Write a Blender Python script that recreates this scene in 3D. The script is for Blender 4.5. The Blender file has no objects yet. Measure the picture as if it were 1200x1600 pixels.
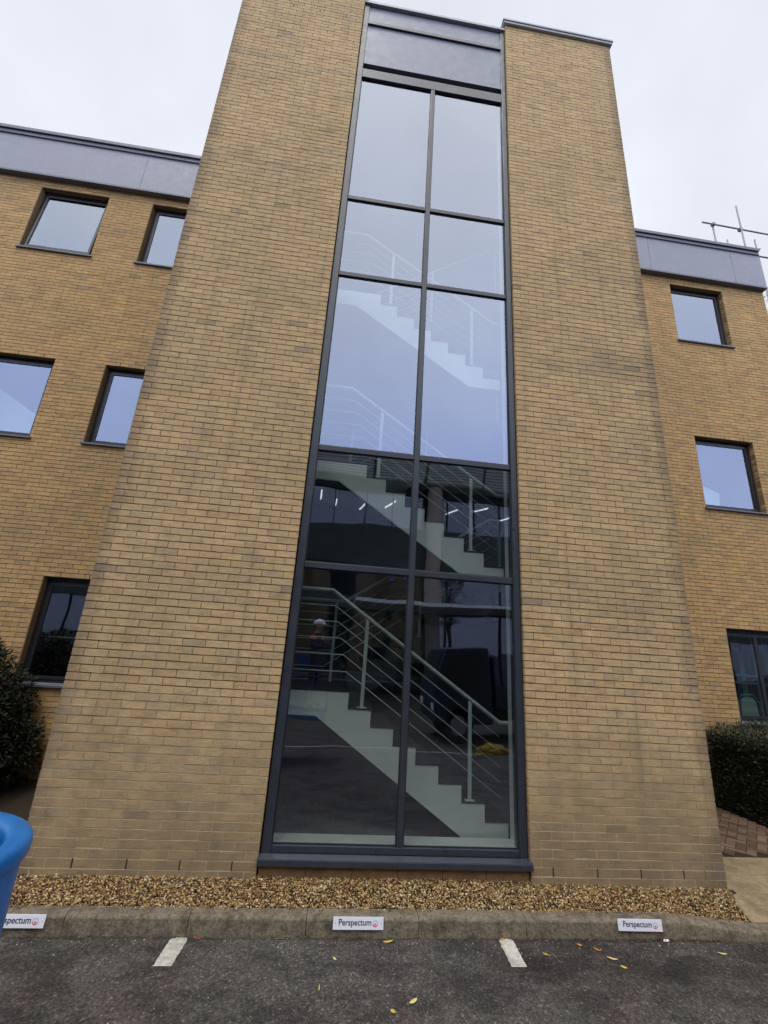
import bpy, bmesh, math, random
from mathutils import Vector, Matrix, noise
random.seed(7)
S = bpy.context.scene
COL = S.collection

# ------------------------------------------------------------------ camera, world, sun, exposure
F_PX, PITCH, YAW, ROLL = 691.54, 0.3042, 0.0990, 0.0658
CAM = Vector((0.4446, -4.8326, 2.0256))
cam_d = bpy.data.cameras.new('camera'); cam = bpy.data.objects.new('camera', cam_d); COL.objects.link(cam)
cam_d.sensor_fit = 'HORIZONTAL'; cam_d.sensor_width = 36.0; cam_d.lens = F_PX / 1200 * 36
cam_d.clip_start = 0.02; cam_d.clip_end = 3000
cy_, sy_, cp_, sp_ = math.cos(YAW), math.sin(YAW), math.cos(PITCH), math.sin(PITCH)
fwd = Vector((sy_*cp_, cy_*cp_, sp_)); rgt = Vector((cy_, -sy_, 0)); up = rgt.cross(fwd)
cr, sr = math.cos(ROLL), math.sin(ROLL)
ax = cr*rgt + sr*up; ay = -sr*rgt + cr*up
M = Matrix((ax, ay, -fwd)).transposed().to_4x4(); M.translation = CAM
cam.matrix_world = M
S.camera = cam

SUN_EL, SUN_AZ = math.radians(64), math.radians(212)      # azimuth clockwise from +y
wd = bpy.data.worlds.new('World'); S.world = wd; wd.use_nodes = True
nt = wd.node_tree; nt.nodes.clear()
def N(t, kind, **kw):
    n = t.nodes.new(kind)
    for k, v in kw.items():
        if k in n.inputs.keys() if isinstance(k, str) else False: n.inputs[k].default_value = v
        else: setattr(n, k, v)
    return n
def world():
    L = nt.links.new
    out = nt.nodes.new('ShaderNodeOutputWorld'); bg = nt.nodes.new('ShaderNodeBackground')
    sky = nt.nodes.new('ShaderNodeTexSky'); sky.sky_type = 'NISHITA'; sky.sun_disc = False
    sky.sun_elevation = SUN_EL; sky.sun_rotation = SUN_AZ
    skm = nt.nodes.new('ShaderNodeVectorMath'); skm.operation = 'SCALE'; skm.inputs['Scale'].default_value = 0.10
    L(sky.outputs[0], skm.inputs[0])
    tc = nt.nodes.new('ShaderNodeTexCoord'); sep = nt.nodes.new('ShaderNodeSeparateXYZ'); L(tc.outputs['Generated'], sep.inputs[0])
    # cloud layer: thin and pale ahead of the street, thicker and bluer low behind it
    elev = nt.nodes.new('ShaderNodeValToRGB'); L(sep.outputs['Z'], elev.inputs[0])
    e = elev.color_ramp; e.elements[0].position = 0.0; e.elements[0].color = (1.45, 1.62, 2.15, 1)
    e.elements[1].position = 0.95; e.elements[1].color = (3.0, 2.95, 2.85, 1)
    m = e.elements.new(0.42); m.color = (1.46, 1.67, 2.28, 1)
    m = e.elements.new(0.74); m.color = (2.25, 2.30, 2.32, 1)
    side = nt.nodes.new('ShaderNodeMapRange'); L(sep.outputs['Y'], side.inputs['Value'])
    side.inputs['From Min'].default_value = -0.30; side.inputs['From Max'].default_value = 0.12; side.interpolation_type = 'SMOOTHSTEP'
    mix = nt.nodes.new('ShaderNodeMix'); mix.data_type = 'RGBA'
    L(side.outputs[0], mix.inputs['Factor']); L(elev.outputs[0], mix.inputs[6]); mix.inputs[7].default_value = (0.90, 0.93, 1.02, 1)
    no = nt.nodes.new('ShaderNodeTexNoise'); no.inputs['Scale'].default_value = 1.7; no.inputs['Detail'].default_value = 5; no.inputs['Roughness'].default_value = 0.5
    L(tc.outputs['Generated'], no.inputs['Vector'])
    nr = nt.nodes.new('ShaderNodeMapRange'); L(no.outputs[0], nr.inputs['Value'])
    nr.inputs['From Min'].default_value = 0.3; nr.inputs['From Max'].default_value = 0.7
    nr.inputs['To Min'].default_value = 0.86; nr.inputs['To Max'].default_value = 1.13
    vm = nt.nodes.new('ShaderNodeVectorMath'); vm.operation = 'SCALE'; L(mix.outputs[2], vm.inputs[0]); L(nr.outputs[0], vm.inputs['Scale'])
    fin = nt.nodes.new('ShaderNodeMix'); fin.data_type = 'RGBA'; fin.inputs['Factor'].default_value = 0.96
    L(skm.outputs[0], fin.inputs[6]); L(vm.outputs[0], fin.inputs[7])
    L(fin.outputs[2], bg.inputs['Color']); bg.inputs['Strength'].default_value = 1.0
    L(bg.outputs[0], out.inputs[0])
world()
sd = bpy.data.lights.new('sun', 'SUN'); sun = bpy.data.objects.new('sun', sd); COL.objects.link(sun)
sd.energy = 1.1; sd.angle = math.radians(18); sd.color = (1.0, 0.96, 0.9)
sdir = Vector((math.sin(SUN_AZ)*math.cos(SUN_EL), math.cos(SUN_AZ)*math.cos(SUN_EL), math.sin(SUN_EL)))
sun.rotation_euler = sdir.to_track_quat('Z', 'Y').to_euler()
S.view_settings.view_transform = 'Standard'; S.view_settings.look = 'None'; S.view_settings.gamma = 1
S.view_settings.exposure = 0.0
S.cycles.max_bounces = 8; S.cycles.transparent_max_bounces = 16

# ------------------------------------------------------------------ object helpers
def empty(name, label, cat, loc=(0, 0, 0), group=None, rz=0):
    o = bpy.data.objects.new(name, None); COL.objects.link(o); o.location = loc; o.rotation_euler.z = rz
    o['label'] = label; o['category'] = cat
    if group: o['group'] = group
    return o
def obj(name, bm, mat, parent=None, smooth=False, label=None):
    me = bpy.data.meshes.new(name); bm.normal_update(); bm.to_mesh(me); bm.free()
    if smooth:
        for p in me.polygons: p.use_smooth = True
    for m in (mat if isinstance(mat, (list, tuple)) else [mat]): me.materials.append(m)
    o = bpy.data.objects.new(name, me); COL.objects.link(o)
    if parent is not None:
        o.parent = parent
    if label: o['label'] = label
    return o
def tag(o, label, cat, group=None):
    o['label'] = label; o['category'] = cat
    if group: o['group'] = group
    return o
def structure(o): o['kind'] = 'structure'; return o
def bmn(): return bmesh.new()
def box(bm, x0, x1, y0, y1, z0, z1, mi=0):
    v = [bm.verts.new((x, y, z)) for x in (x0, x1) for y in (y0, y1) for z in (z0, z1)]
    for f in ((0,1,3,2),(4,6,7,5),(0,4,5,1),(2,3,7,6),(0,2,6,4),(1,5,7,3)):
        bm.faces.new([v[i] for i in f]).material_index = mi
    return v
def prism(bm, prof, axis, a, b, mi=0):
    """extrude a 2-D profile along axis 'x' (profile y,z) or 'y' (profile x,z)"""
    mk = (lambda p, t: (t, p[0], p[1])) if axis == 'x' else ((lambda p, t: (p[0], t, p[1])) if axis == 'y' else (lambda p, t: (p[0], p[1], t)))
    A = [bm.verts.new(mk(p, a)) for p in prof]; B = [bm.verts.new(mk(p, b)) for p in prof]
    n = len(prof); fs = []
    for i in range(n): fs.append(bm.faces.new((A[i], A[(i+1) % n], B[(i+1) % n], B[i])))
    fs.append(bm.faces.new(A[::-1])); fs.append(bm.faces.new(B))
    for f in fs: f.material_index = mi
    bmesh.ops.recalc_face_normals(bm, faces=fs)
def tube(bm, pts, r, seg=8, mi=0, closed=False):
    pts = [Vector(p) for p in pts]; rings = []; n = len(pts)
    rr = r if isinstance(r, (list, tuple)) else [r]*n
    for i, p in enumerate(pts):
        if closed: d = (pts[(i+1) % n]-pts[i-1])
        else: d = (pts[min(i+1, n-1)]-pts[max(i-1, 0)])
        d.normalize(); a = Vector((0, 0, 1)) if abs(d.z) < 0.9 else Vector((1, 0, 0))
        u = d.cross(a).normalized(); w = d.cross(u)
        rings.append([bm.verts.new(p+(u*math.cos(t)+w*math.sin(t))*rr[i]) for t in [2*math.pi*k/seg for k in range(seg)]])
    m = n if closed else n-1
    for i in range(m):
        A, B = rings[i], rings[(i+1) % n]
        for k in range(seg):
            f = bm.faces.new((A[k], A[(k+1) % seg], B[(k+1) % seg], B[k])); f.smooth = True; f.material_index = mi
    if not closed:
        bm.faces.new(rings[0][::-1]).material_index = mi; bm.faces.new(rings[-1]).material_index = mi
def bevel(o, w, seg=2):
    m = o.modifiers.new('bevel', 'BEVEL'); m.width = w; m.segments = seg; m.limit_method = 'ANGLE'

# ------------------------------------------------------------------ materials
def mat(name, col, rough=0.6, metal=0.0, spec=0.5):
    m = bpy.data.materials.new(name); m.use_nodes = True; b = m.node_tree.nodes['Principled BSDF']
    b.inputs['Base Color'].default_value = (*col, 1); b.inputs['Roughness'].default_value = rough
    b.inputs['Metallic'].default_value = metal; b.inputs['Specular IOR Level'].default_value = spec
    return m
def tn(m): return m.node_tree, m.node_tree.nodes['Principled BSDF']
def noise_tex(t, scale, detail=4, rough=0.6, vec=None, dims='3D'):
    n = t.nodes.new('ShaderNodeTexNoise'); n.inputs['Scale'].default_value = scale
    n.inputs['Detail'].default_value = detail; n.inputs['Roughness'].default_value = rough
    if vec is not None: t.links.new(vec, n.inputs['Vector'])
    return n.outputs['Fac']
def coords(t, scale=None):
    g = t.nodes.new('ShaderNodeNewGeometry'); o = g.outputs['Position']
    if scale:
        m = t.nodes.new('ShaderNodeVectorMath'); m.operation = 'MULTIPLY'; t.links.new(o, m.inputs[0]); m.inputs[1].default_value = scale; o = m.outputs[0]
    return o
def ramp(t, fac, stops, interp='LINEAR'):
    r = t.nodes.new('ShaderNodeValToRGB'); t.links.new(fac, r.inputs[0]); e = r.color_ramp; e.interpolation = interp
    e.elements[0].position, e.elements[0].color = stops[0][0], (*stops[0][1], 1)
    e.elements[1].position, e.elements[1].color = stops[-1][0], (*stops[-1][1], 1)
    for p, c in stops[1:-1]: x = e.elements.new(p); x.color = (*c, 1)
    return r.outputs['Color']
def mixc(t, fac, a, b, mode='MIX'):
    m = t.nodes.new('ShaderNodeMix'); m.data_type = 'RGBA'; m.blend_type = mode
    for s, v in ((m.inputs['Factor'], fac), (m.inputs[6], a), (m.inputs[7], b)):
        if isinstance(v, (int, float)): s.default_value = v
        elif isinstance(v, tuple): s.default_value = (*v, 1)
        else: t.links.new(v, s)
    return m.outputs[2]
def mrange(t, v, a, b, c=0.0, d=1.0, smooth=False):
    m = t.nodes.new('ShaderNodeMapRange'); t.links.new(v, m.inputs['Value'])
    m.inputs['From Min'].default_value = a; m.inputs['From Max'].default_value = b
    m.inputs['To Min'].default_value = c; m.inputs['To Max'].default_value = d
    if smooth: m.interpolation_type = 'SMOOTHSTEP'
    return m.outputs[0]
def math_(t, op, a, b=None):
    m = t.nodes.new('ShaderNodeMath'); m.operation = op
    for i, v in enumerate((a, b)):
        if v is None: continue
        if isinstance(v, (int, float)): m.inputs[i].default_value = v
        else: t.links.new(v, m.inputs[i])
    return m.outputs[0]
def bump(t, b, h, strength=0.3, dist=0.01):
    n = t.nodes.new('ShaderNodeBump'); n.inputs['Strength'].default_value = strength; n.inputs['Distance'].default_value = dist
    t.links.new(h, n.inputs['Height']); t.links.new(n.outputs[0], b.inputs['Normal'])

def brick_mat(name, stops, wing=False):
    m = mat(name, (0.3, 0.2, 0.1), 0.9, spec=0.2); t, b = tn(m)
    g = t.nodes.new('ShaderNodeNewGeometry'); isl = g.outputs['Random Per Island']; P = g.outputs['Position']
    base = ramp(t, isl, stops)
    fine = noise_tex(t, 90, 6, 0.7, P)
    base = mixc(t, 0.75, base, ramp(t, fine, [(0.30, (0.62, 0.60, 0.56)), (0.5, (1, 1, 1)), (0.72, (1.32, 1.3, 1.25))]), 'MULTIPLY')
    # mottled faces, drags along the brick
    st = noise_tex(t, 1.0, 5, 0.6, coords(t, (14, 14, 60)))
    base = mixc(t, 0.55, base, ramp(t, st, [(0.32, (0.70, 0.72, 0.72)), (0.6, (1.12, 1.1, 1.06))]), 'MULTIPLY')
    blot = noise_tex(t, 1.0, 4, 0.6, coords(t, (5.5, 5.5, 13)))
    base = mixc(t, 0.8, base, ramp(t, blot, [(0.30, (0.72, 0.73, 0.76)), (0.48, (1.0, 1.0, 1.0)), (0.70, (1.17, 1.15, 1.08))]), 'MULTIPLY')
    # broad weathering patches
    w = noise_tex(t, 0.55, 5, 0.6, coords(t, (1.0, 1.0, 1.6)))
    base = mixc(t, mrange(t, w, 0.42, 0.72), base, mixc(t, 0.38, base, (0.27, 0.205, 0.115)))
    g2 = noise_tex(t, 2.3, 6, 0.65, P)
    base = mixc(t, mrange(t, g2, 0.56, 0.78, 0, 0.30), base, (0.21, 0.165, 0.10))
    sk_ = noise_tex(t, 1.0, 4, 0.65, coords(t, (6, 6, .30)))
    base = mixc(t, mrange(t, sk_, 0.54, 0.74, 0, 0.30), base, (0.17, 0.135, 0.085))
    if not wing:
        sep = t.nodes.new('ShaderNodeSeparateXYZ'); t.links.new(P, sep.inputs[0])
        # dirt splashed up the bottom dozen courses, ragged edge
        rag = math_(t, 'ADD', sep.outputs['Z'], mrange(t, noise_tex(t, 1.4, 5, 0.7, P), 0.2, 0.8, -0.75, 0.75))
        base = mixc(t, mrange(t, rag, 1.35, -0.1, 0, 0.74), base, (0.150, 0.112, 0.070))
        # soot down the outer corner
        cr_ = math_(t, 'ADD', math_(t, 'ABSOLUTE', math_(t, 'SUBTRACT', sep.outputs['X'], 1.278)), mrange(t, noise_tex(t, 3.0, 4, 0.7, P), 0.2, 0.8, -0.16, 0.16))
        base = mixc(t, mrange(t, cr_, 3.12, 3.30, 0, 0.5), base, (0.10, 0.080, 0.068))
        rb = noise_tex(t, 1.0, 3, 0.6, coords(t, (0.35, 0.35, 2.1)))
        base = mixc(t, mrange(t, rb, 0.57, 0.70, 0, 0.28), base, (0.16, 0.135, 0.105))
    t.links.new(base, b.inputs['Base Color'])
    bump(t, b, math_(t, 'ADD', fine, math_(t, 'MULTIPLY', st, 0.8)), 0.55, 0.004)
    return m
TAN = [(0.0, (0.455, 0.312, 0.165)), (0.3, (0.495, 0.346, 0.186)), (0.6, (0.525, 0.370, 0.202)), (0.8, (0.47, 0.338, 0.192)),
       (0.95, (0.44, 0.322, 0.188)), (0.992, (0.41, 0.302, 0.180)), (0.998, (0.345, 0.255, 0.165)), (1.0, (0.32, 0.235, 0.16))]
ORG = [(0.0, (0.43, 0.268, 0.122)), (0.35, (0.48, 0.305, 0.142)), (0.65, (0.51, 0.325, 0.152)), (0.85, (0.44, 0.288, 0.142)), (1.0, (0.37, 0.255, 0.138))]
M_brick = brick_mat('buff_brick', TAN)
M_wbrick = brick_mat('warm_buff_brick', ORG, True)
def mortar_mat(name, wing):
    m = mat(name, (0.2, 0.15, 0.09), 0.95, spec=0.1); t, b = tn(m)
    P = coords(t); sep = t.nodes.new('ShaderNodeSeparateXYZ'); t.links.new(P, sep.inputs[0])
    n = noise_tex(t, 60, 5, 0.7, P)
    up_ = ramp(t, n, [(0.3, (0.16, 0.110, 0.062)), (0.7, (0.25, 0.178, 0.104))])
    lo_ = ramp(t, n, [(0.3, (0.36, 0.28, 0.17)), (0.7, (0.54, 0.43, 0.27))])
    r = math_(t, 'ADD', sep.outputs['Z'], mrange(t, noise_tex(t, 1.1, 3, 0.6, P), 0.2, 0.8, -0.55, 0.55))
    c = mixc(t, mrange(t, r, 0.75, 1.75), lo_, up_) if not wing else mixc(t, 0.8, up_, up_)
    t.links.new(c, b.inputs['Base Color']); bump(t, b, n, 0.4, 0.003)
    return m
M_mortar = mortar_mat('mortar', False); M_wmortar = mortar_mat('wing_mortar', True)

def metal_mat(name, col, rough=0.42, var=0.12, streak=0.0):
    m = mat(name, col, rough, 0.0, 0.5); t, b = tn(m); P = coords(t)
    n = noise_tex(t, 2.2, 5, 0.65, P)
    c = mixc(t, 1.0, col, ramp(t, n, [(0.3, (1-var,)*3), (0.7, (1+var,)*3)]), 'MULTIPLY')
    s = noise_tex(t, 1.0, 4, 0.7, coords(t, (26, 26, 1.2)))
    c = mixc(t, mrange(t, s, 0.60, 0.80, 0, 0.16+streak), c, tuple(x*0.62 for x in col))
    t.links.new(c, b.inputs['Base Color'])
    t.links.new(mrange(t, noise_tex(t, 9, 4, 0.6, P), 0.3, 0.7, rough-0.08, rough+0.12), b.inputs['Roughness'])
    return m
M_frame = metal_mat('anthracite_frame', (0.030, 0.035, 0.047), 0.34)
M_wframe = metal_mat('black_frame', (0.020, 0.020, 0.024), 0.4)
M_panel = metal_mat('grey_cladding_panel', (0.165, 0.176, 0.215), 0.42, 0.03)
M_fascia = metal_mat('grey_fascia', (0.225, 0.228, 0.270), 0.5, 0.03)
M_coping = metal_mat('coping_metal', (0.33, 0.34, 0.36), 0.5, 0.1)
M_copdark = metal_mat('dark_coping', (0.12, 0.125, 0.155), 0.5, 0.1)
M_galv = metal_mat('galvanised_tube', (0.20, 0.205, 0.22), 0.5, 0.15)
M_white = metal_mat('white_stringer_paint', (0.70, 0.73, 0.70), 0.5, 0.06)
M_rail = metal_mat('pale_rail_paint', (0.50, 0.56, 0.54), 0.4, 0.05)
M_tread = mat('dark_tread', (0.028, 0.028, 0.034), 0.7)
M_inner = noisy('stairwell_wall', (0.085, 0.105, 0.100), (0.120, 0.140, 0.135), 1.5) if 'noisy' in globals() else mat('stairwell_wall', (0.105, 0.125, 0.12), 0.85)
M_room = mat('room_wall', (0.09, 0.09, 0.095), 0.85)
M_reflpale = mat('pale_reflection', (0.74, 0.86, 0.88), 0.8)  # pale tone of the panels that stand in for first-floor pane reflections
M_hole = mat('weep_hole_dark', (0.012, 0.010, 0.008), 0.95)
M_concrete = mat('concrete', (0.3, 0.28, 0.25), 0.9)

def glass_mat(name, refl, trans, wav=0.006, rough=0.0):
    m = bpy.data.materials.new(name); m.use_nodes = True; t = m.node_tree; t.nodes.clear()
    out = t.nodes.new('ShaderNodeOutputMaterial'); add = t.nodes.new('ShaderNodeAddShader')
    gl = t.nodes.new('ShaderNodeBsdfGlossy'); gl.inputs['Roughness'].default_value = rough
    tr = t.nodes.new('ShaderNodeBsdfTransparent')
    g = t.nodes.new('ShaderNodeNewGeometry'); dp = t.nodes.new('ShaderNodeVectorMath'); dp.operation = 'DOT_PRODUCT'
    t.links.new(g.outputs['True Normal'], dp.inputs[0]); t.links.new(g.outputs['Incoming'], dp.inputs[1])
    f = math_(t, 'POWER', math_(t, 'SUBTRACT', 1.0, math_(t, 'ABSOLUTE', dp.outputs['Value'])), 5.0)
    rc = mixc(t, f, refl, (1.0, 1.0, 1.0))
    t.links.new(mixc(t, g.outputs['Backfacing'], rc, (0.0, 0.0, 0.0)), gl.inputs['Color'])
    t.links.new(mixc(t, f, trans, (0.02, 0.02, 0.02)), tr.inputs['Color'])
    n = noise_tex(t, 1.1, 1, 0.3, g.outputs['Position']); bp = t.nodes.new('ShaderNodeBump')
    bp.inputs['Strength'].default_value = 1.0; bp.inputs['Distance'].default_value = wav
    t.links.new(n, bp.inputs['Height']); t.links.new(bp.outputs[0], gl.inputs['Normal'])
    t.links.new(gl.outputs[0], add.inputs[0]); t.links.new(tr.outputs[0], add.inputs[1]); t.links.new(add.outputs[0], out.inputs[0])
    return m
M_glass = glass_mat('solar_glass', (0.185, 0.205, 0.255), (0.69, 0.715, 0.705))
M_wglass = glass_mat('window_glass', (0.185, 0.205, 0.250), (0.66, 0.70, 0.69))

# ground materials
def asphalt_mat():
    m = mat('worn_asphalt', (0.05, 0.05, 0.05), 0.9, spec=0.25); t, b = tn(m); P = coords(t)
    v = t.nodes.new('ShaderNodeTexVoronoi'); v.inputs['Scale'].default_value = 78; t.links.new(P, v.inputs['Vector'])
    agg = ramp(t, v.outputs['Color'], [(0.0, (0.034, 0.031, 0.029)), (0.45, (0.070, 0.065, 0.060)), (0.8, (0.115, 0.107, 0.098)), (1.0, (0.27, 0.25, 0.225))])
    fine = noise_tex(t, 260, 4, 0.8, P)
    agg = mixc(t, 0.8, agg, ramp(t, fine, [(0.3, (0.5, 0.5, 0.5)), (0.7, (1.55, 1.5, 1.45))]), 'MULTIPLY')
    c = mixc(t, mrange(t, noise_tex(t, 1.9, 5, 0.65, P), 0.45, 0.68, 0, 0.55), agg, mixc(t, 1.0, agg, (1.12, 0.84, 0.90), 'MULTIPLY'))
    c = mixc(t, mrange(t, noise_tex(t, 1.0, 5, 0.7, coords(t, (2.2, 3.4, 1))), 0.46, 0.60, 0, 0.75), c, mixc(t, 1.0, c, (0.42, 0.42, 0.40), 'MULTIPLY'))
    # damp grime along the kerb, broken up
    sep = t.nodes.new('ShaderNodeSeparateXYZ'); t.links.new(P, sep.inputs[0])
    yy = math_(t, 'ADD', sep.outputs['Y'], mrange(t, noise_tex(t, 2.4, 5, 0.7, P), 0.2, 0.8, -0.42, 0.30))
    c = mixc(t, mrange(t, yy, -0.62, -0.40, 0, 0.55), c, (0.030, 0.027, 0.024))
    # damp, oily stain in the right-hand bay
    def around(val, c0, w): return mrange(t, math_(t, 'ABSOLUTE', math_(t, 'SUBTRACT', val, c0)), w, 0.0)
    m1 = math_(t, 'MULTIPLY', around(sep.outputs['Y'], -0.74, 0.42), mrange(t, sep.outputs['X'], 1.2, 2.6))
    m1 = math_(t, 'MULTIPLY', m1, mrange(t, noise_tex(t, 1.0, 6, 0.75, coords(t, (1.7, 4.5, 1))), 0.36, 0.60))
    c = mixc(t, mrange(t, m1, 0.05, 0.55, 0, 0.72), c, mixc(t, 1.0, c, (0.30, 0.29, 0.27), 'MULTIPLY'))
    t.links.new(c, b.inputs['Base Color'])
    bump(t, b, math_(t, 'ADD', v.outputs['Distance'], fine), 0.8, 0.008)
    return m
M_asphalt = asphalt_mat()
def noisy(name, a, b_, scale=30, rough=0.9, patch=None, bs=0.4, bd=0.004, spec=0.25, coarse=3.0):
    m = mat(name, a, rough, spec=spec); t, b = tn(m); P = coords(t)
    f = noise_tex(t, scale, 7, 0.75, P); c = ramp(t, f, [(0.28, a), (0.72, b_)])
    if patch: c = mixc(t, mrange(t, noise_tex(t, coarse, 5, 0.7, P), 0.45, 0.66, 0, 0.75), c, patch)
    t.links.new(c, b.inputs['Base Color']); bump(t, b, f, bs, bd)
    return m
M_kerb = noisy('weathered_kerb_concrete', (0.060, 0.047, 0.033), (0.30, 0.25, 0.18), 44, patch=(0.055, 0.043, 0.030), bs=1.0, bd=0.010, coarse=9)
M_slab = noisy('buff_slab_concrete', (0.16, 0.12, 0.068), (0.34, 0.265, 0.155), 26, patch=(0.13, 0.095, 0.055), coarse=5, bs=.6, bd=.006)
M_soil = noisy('dark_soil', (0.018, 0.013, 0.010), (0.055, 0.040, 0.028), 40, bs=1, bd=0.02)
M_paint = noisy('worn_white_paint', (0.26, 0.24, 0.20), (0.66, 0.63, 0.56), 38, patch=(0.24, 0.22, 0.19), coarse=9)
M_plinth = noisy('orange_plinth_stone', (0.17, 0.095, 0.042), (0.30, 0.175, 0.085), 30, patch=(0.14, 0.085, 0.045))
M_ground = noisy('far_ground', (0.05, 0.05, 0.045), (0.09, 0.085, 0.075), 2)
def island_mat(name, stops, rough=0.85, spec=0.3, bscale=120):
    m = mat(name, stops[0][1], rough, spec=spec); t, b = tn(m)
    g = t.nodes.new('ShaderNodeNewGeometry'); c = ramp(t, g.outputs['Random Per Island'], stops)
    f = noise_tex(t, bscale, 4, 0.7, g.outputs['Position'])
    c = mixc(t, 0.7, c, ramp(t, f, [(0.3, (0.7,)*3), (0.7, (1.25,)*3)]), 'MULTIPLY')
    t.links.new(c, b.inputs['Base Color']); return m
M_gravel = island_mat('golden_gravel', [(0.0, (0.04, 0.020, 0.010)), (0.3, (0.13, 0.070, 0.028)), (0.55, (0.27, 0.160, 0.060)), (0.8, (0.42, 0.285, 0.115)), (0.95, (0.48, 0.38, 0.21)), (1.0, (0.60, 0.55, 0.45))])
M_grit = island_mat('pale_grit', [(0.0, (0.10, 0.09, 0.08)), (0.6, (0.25, 0.23, 0.20)), (1.0, (0.6, 0.58, 0.54))])
M_pave = island_mat('brown_paving_brick', [(0.0, (0.070, 0.042, 0.027)), (0.5, (0.120, 0.075, 0.048)), (1.0, (0.175, 0.120, 0.080))])
def leaf_mat(name, stops, rough=0.5, spec=0.4):
    m = mat(name, stops[0][1], rough, spec=spec); t, b = tn(m)
    g = t.nodes.new('ShaderNodeNewGeometry'); c = ramp(t, g.outputs['Random Per Island'], stops)
    t.links.new(c, b.inputs['Base Color']); b.inputs['Transmission Weight'].default_value = 0.0
    return m
M_hedge = leaf_mat('hedge_leaf', [(0.0, (0.008, 0.012, 0.005)), (0.5, (0.022, 0.033, 0.012)), (0.85, (0.055, 0.072, 0.028)), (1.0, (0.11, 0.12, 0.055))])
M_bush = leaf_mat('dark_bush_leaf', [(0.0, (0.006, 0.010, 0.005)), (0.6, (0.013, 0.020, 0.010)), (0.9, (0.030, 0.040, 0.018)), (1.0, (0.07, 0.08, 0.04))], 0.6, 0.25)
M_tree = leaf_mat('tree_leaf', [(0.0, (0.03, 0.05, 0.02)), (0.6, (0.07, 0.10, 0.035)), (1.0, (0.13, 0.16, 0.06))])
M_bark = noisy('bark', (0.035, 0.025, 0.018), (0.09, 0.07, 0.05), 40)
M_shade = mat('shadow_core', (0.006, 0.008, 0.005), 1.0)  # near-black, puts the shade between the leaves into a core's colour

# ------------------------------------------------------------------ the setting
def sheet(name, x0, x1, y0, y1, z, m, th=None):
    bm = bmn()
    v = [bm.verts.new(p) for p in ((x0, y0, z), (x1, y0, z), (x1, y1, z), (x0, y1, z))]; bm.faces.new(v)
    return structure(obj(name, bm, m))
ZR = -0.20
sheet('ground', -900, 900, -900, 900, ZR-0.08, M_ground)
road = sheet('road', -60, 60, -19.4, -0.395, ZR, M_asphalt)
for (xa, w, yb) in ((-0.575, 0.128, -0.735), (2.052, 0.120, -0.752)):
    bm = bmn(); pr = [(0.0, -0.372), (w*0.25, -0.364), (w*0.75, -0.366), (w, -0.378)]
    n = 14
    lft = [(xa+0.02*(1-i/n)+random.uniform(-.004, .004), -0.43+(yb+0.43)*i/n) for i in range(n+1)]
    rg = [(xa+w+0.02*(1-i/n)+random.uniform(-.004, .004), -0.43+(yb+0.43)*i/n) for i in range(n+1)]
    top = [(xa+0.035, -0.405), (xa+w-0.01, -0.402)]
    pts = lft + rg[::-1] + [(xa+w+0.005, -0.41), (xa+0.04, -0.408)]
    bm.faces.new([bm.verts.new((x, y, ZR+0.004)) for x, y in pts])
    bmesh.ops.recalc_face_normals(bm, faces=bm.faces[:])
    o = obj('bay_line', bm, M_paint, road); o.data.flip_normals() if o.data.polygons[0].normal.z < 0 else None
bm = bmn(); box(bm, -9, 14, -6.80, -6.73, ZR+0.002, ZR+0.005); obj('lane_line', bm, M_paint, road)

# kerb: stones with tight joints, bullnosed, dropping towards the path at the right
def kerb():
    bm = bmn(); x = 0.475-0.925*9
    while x < 12:
        xs = [x+0.0025+(0.920)*i/6 for i in range(7)]
        rings = []
        dy = random.uniform(-.003, .003)
        for xx in xs:
            dr = min(max((xx-3.5)/1.3, 0), 1); dr = dr*dr*(3-2*dr)*0.075
            sh = -dr*0.6
            j = lambda a: a+random.uniform(-.0006, .0006)
            prof = [(-0.262, -0.40), (-0.262, -0.070-dr), (-0.268, -0.065-dr), (-0.345, -0.066-dr), (-0.378, -0.070-dr), (-0.390, -0.078-dr), (-0.396, -0.090-dr), (-0.405, -0.19), (-0.406, -0.40)]
            rings.append([bm.verts.new((xx, j(py)+dy+(sh if k not in (0, 1, 2) else sh*0.6), j(pz))) for k, (py, pz) in enumerate(prof)])
        for a, b in zip(rings[:-1], rings[1:]):
            for k in range(len(a)-1): f = bm.faces.new((a[k], b[k], b[k+1], a[k+1])); f.smooth = (3 <= k <= 5)
        bm.faces.new([bm.verts.new(v.co) for v in rings[0]]); bm.faces.new([bm.verts.new(v.co) for v in rings[-1]][::-1])
        x += 0.925
    bmesh.ops.recalc_face_normals(bm, faces=bm.faces[:])
    return structure(obj('kerb', bm, M_kerb))
kerb()
# soil bed under the gravel and beside the wings
bm = bmn()
v = [bm.verts.new(p) for p in ((-12, -0.27, -0.085), (3.4, -0.27, -0.105), (4.75, -0.27, -0.185), (4.75, 0.14, -0.06), (3.4, .14, -.02), (-12, 0.14, -0.005))]; bm.faces.new((v[0], v[1], v[4], v[5])); bm.faces.new(v[1:5])
structure(obj('soil_bed', bm, M_soil))
sheet('soil_border', -14, -2.0, 0.12, 3.1, -0.06, M_soil)
sheet('soil_border', 7.02, 16, 1.5, 3.1, -0.045, M_soil)
sheet('path_base', 4.6, 16, 0.43, 3.1, -0.062, M_soil)
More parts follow.
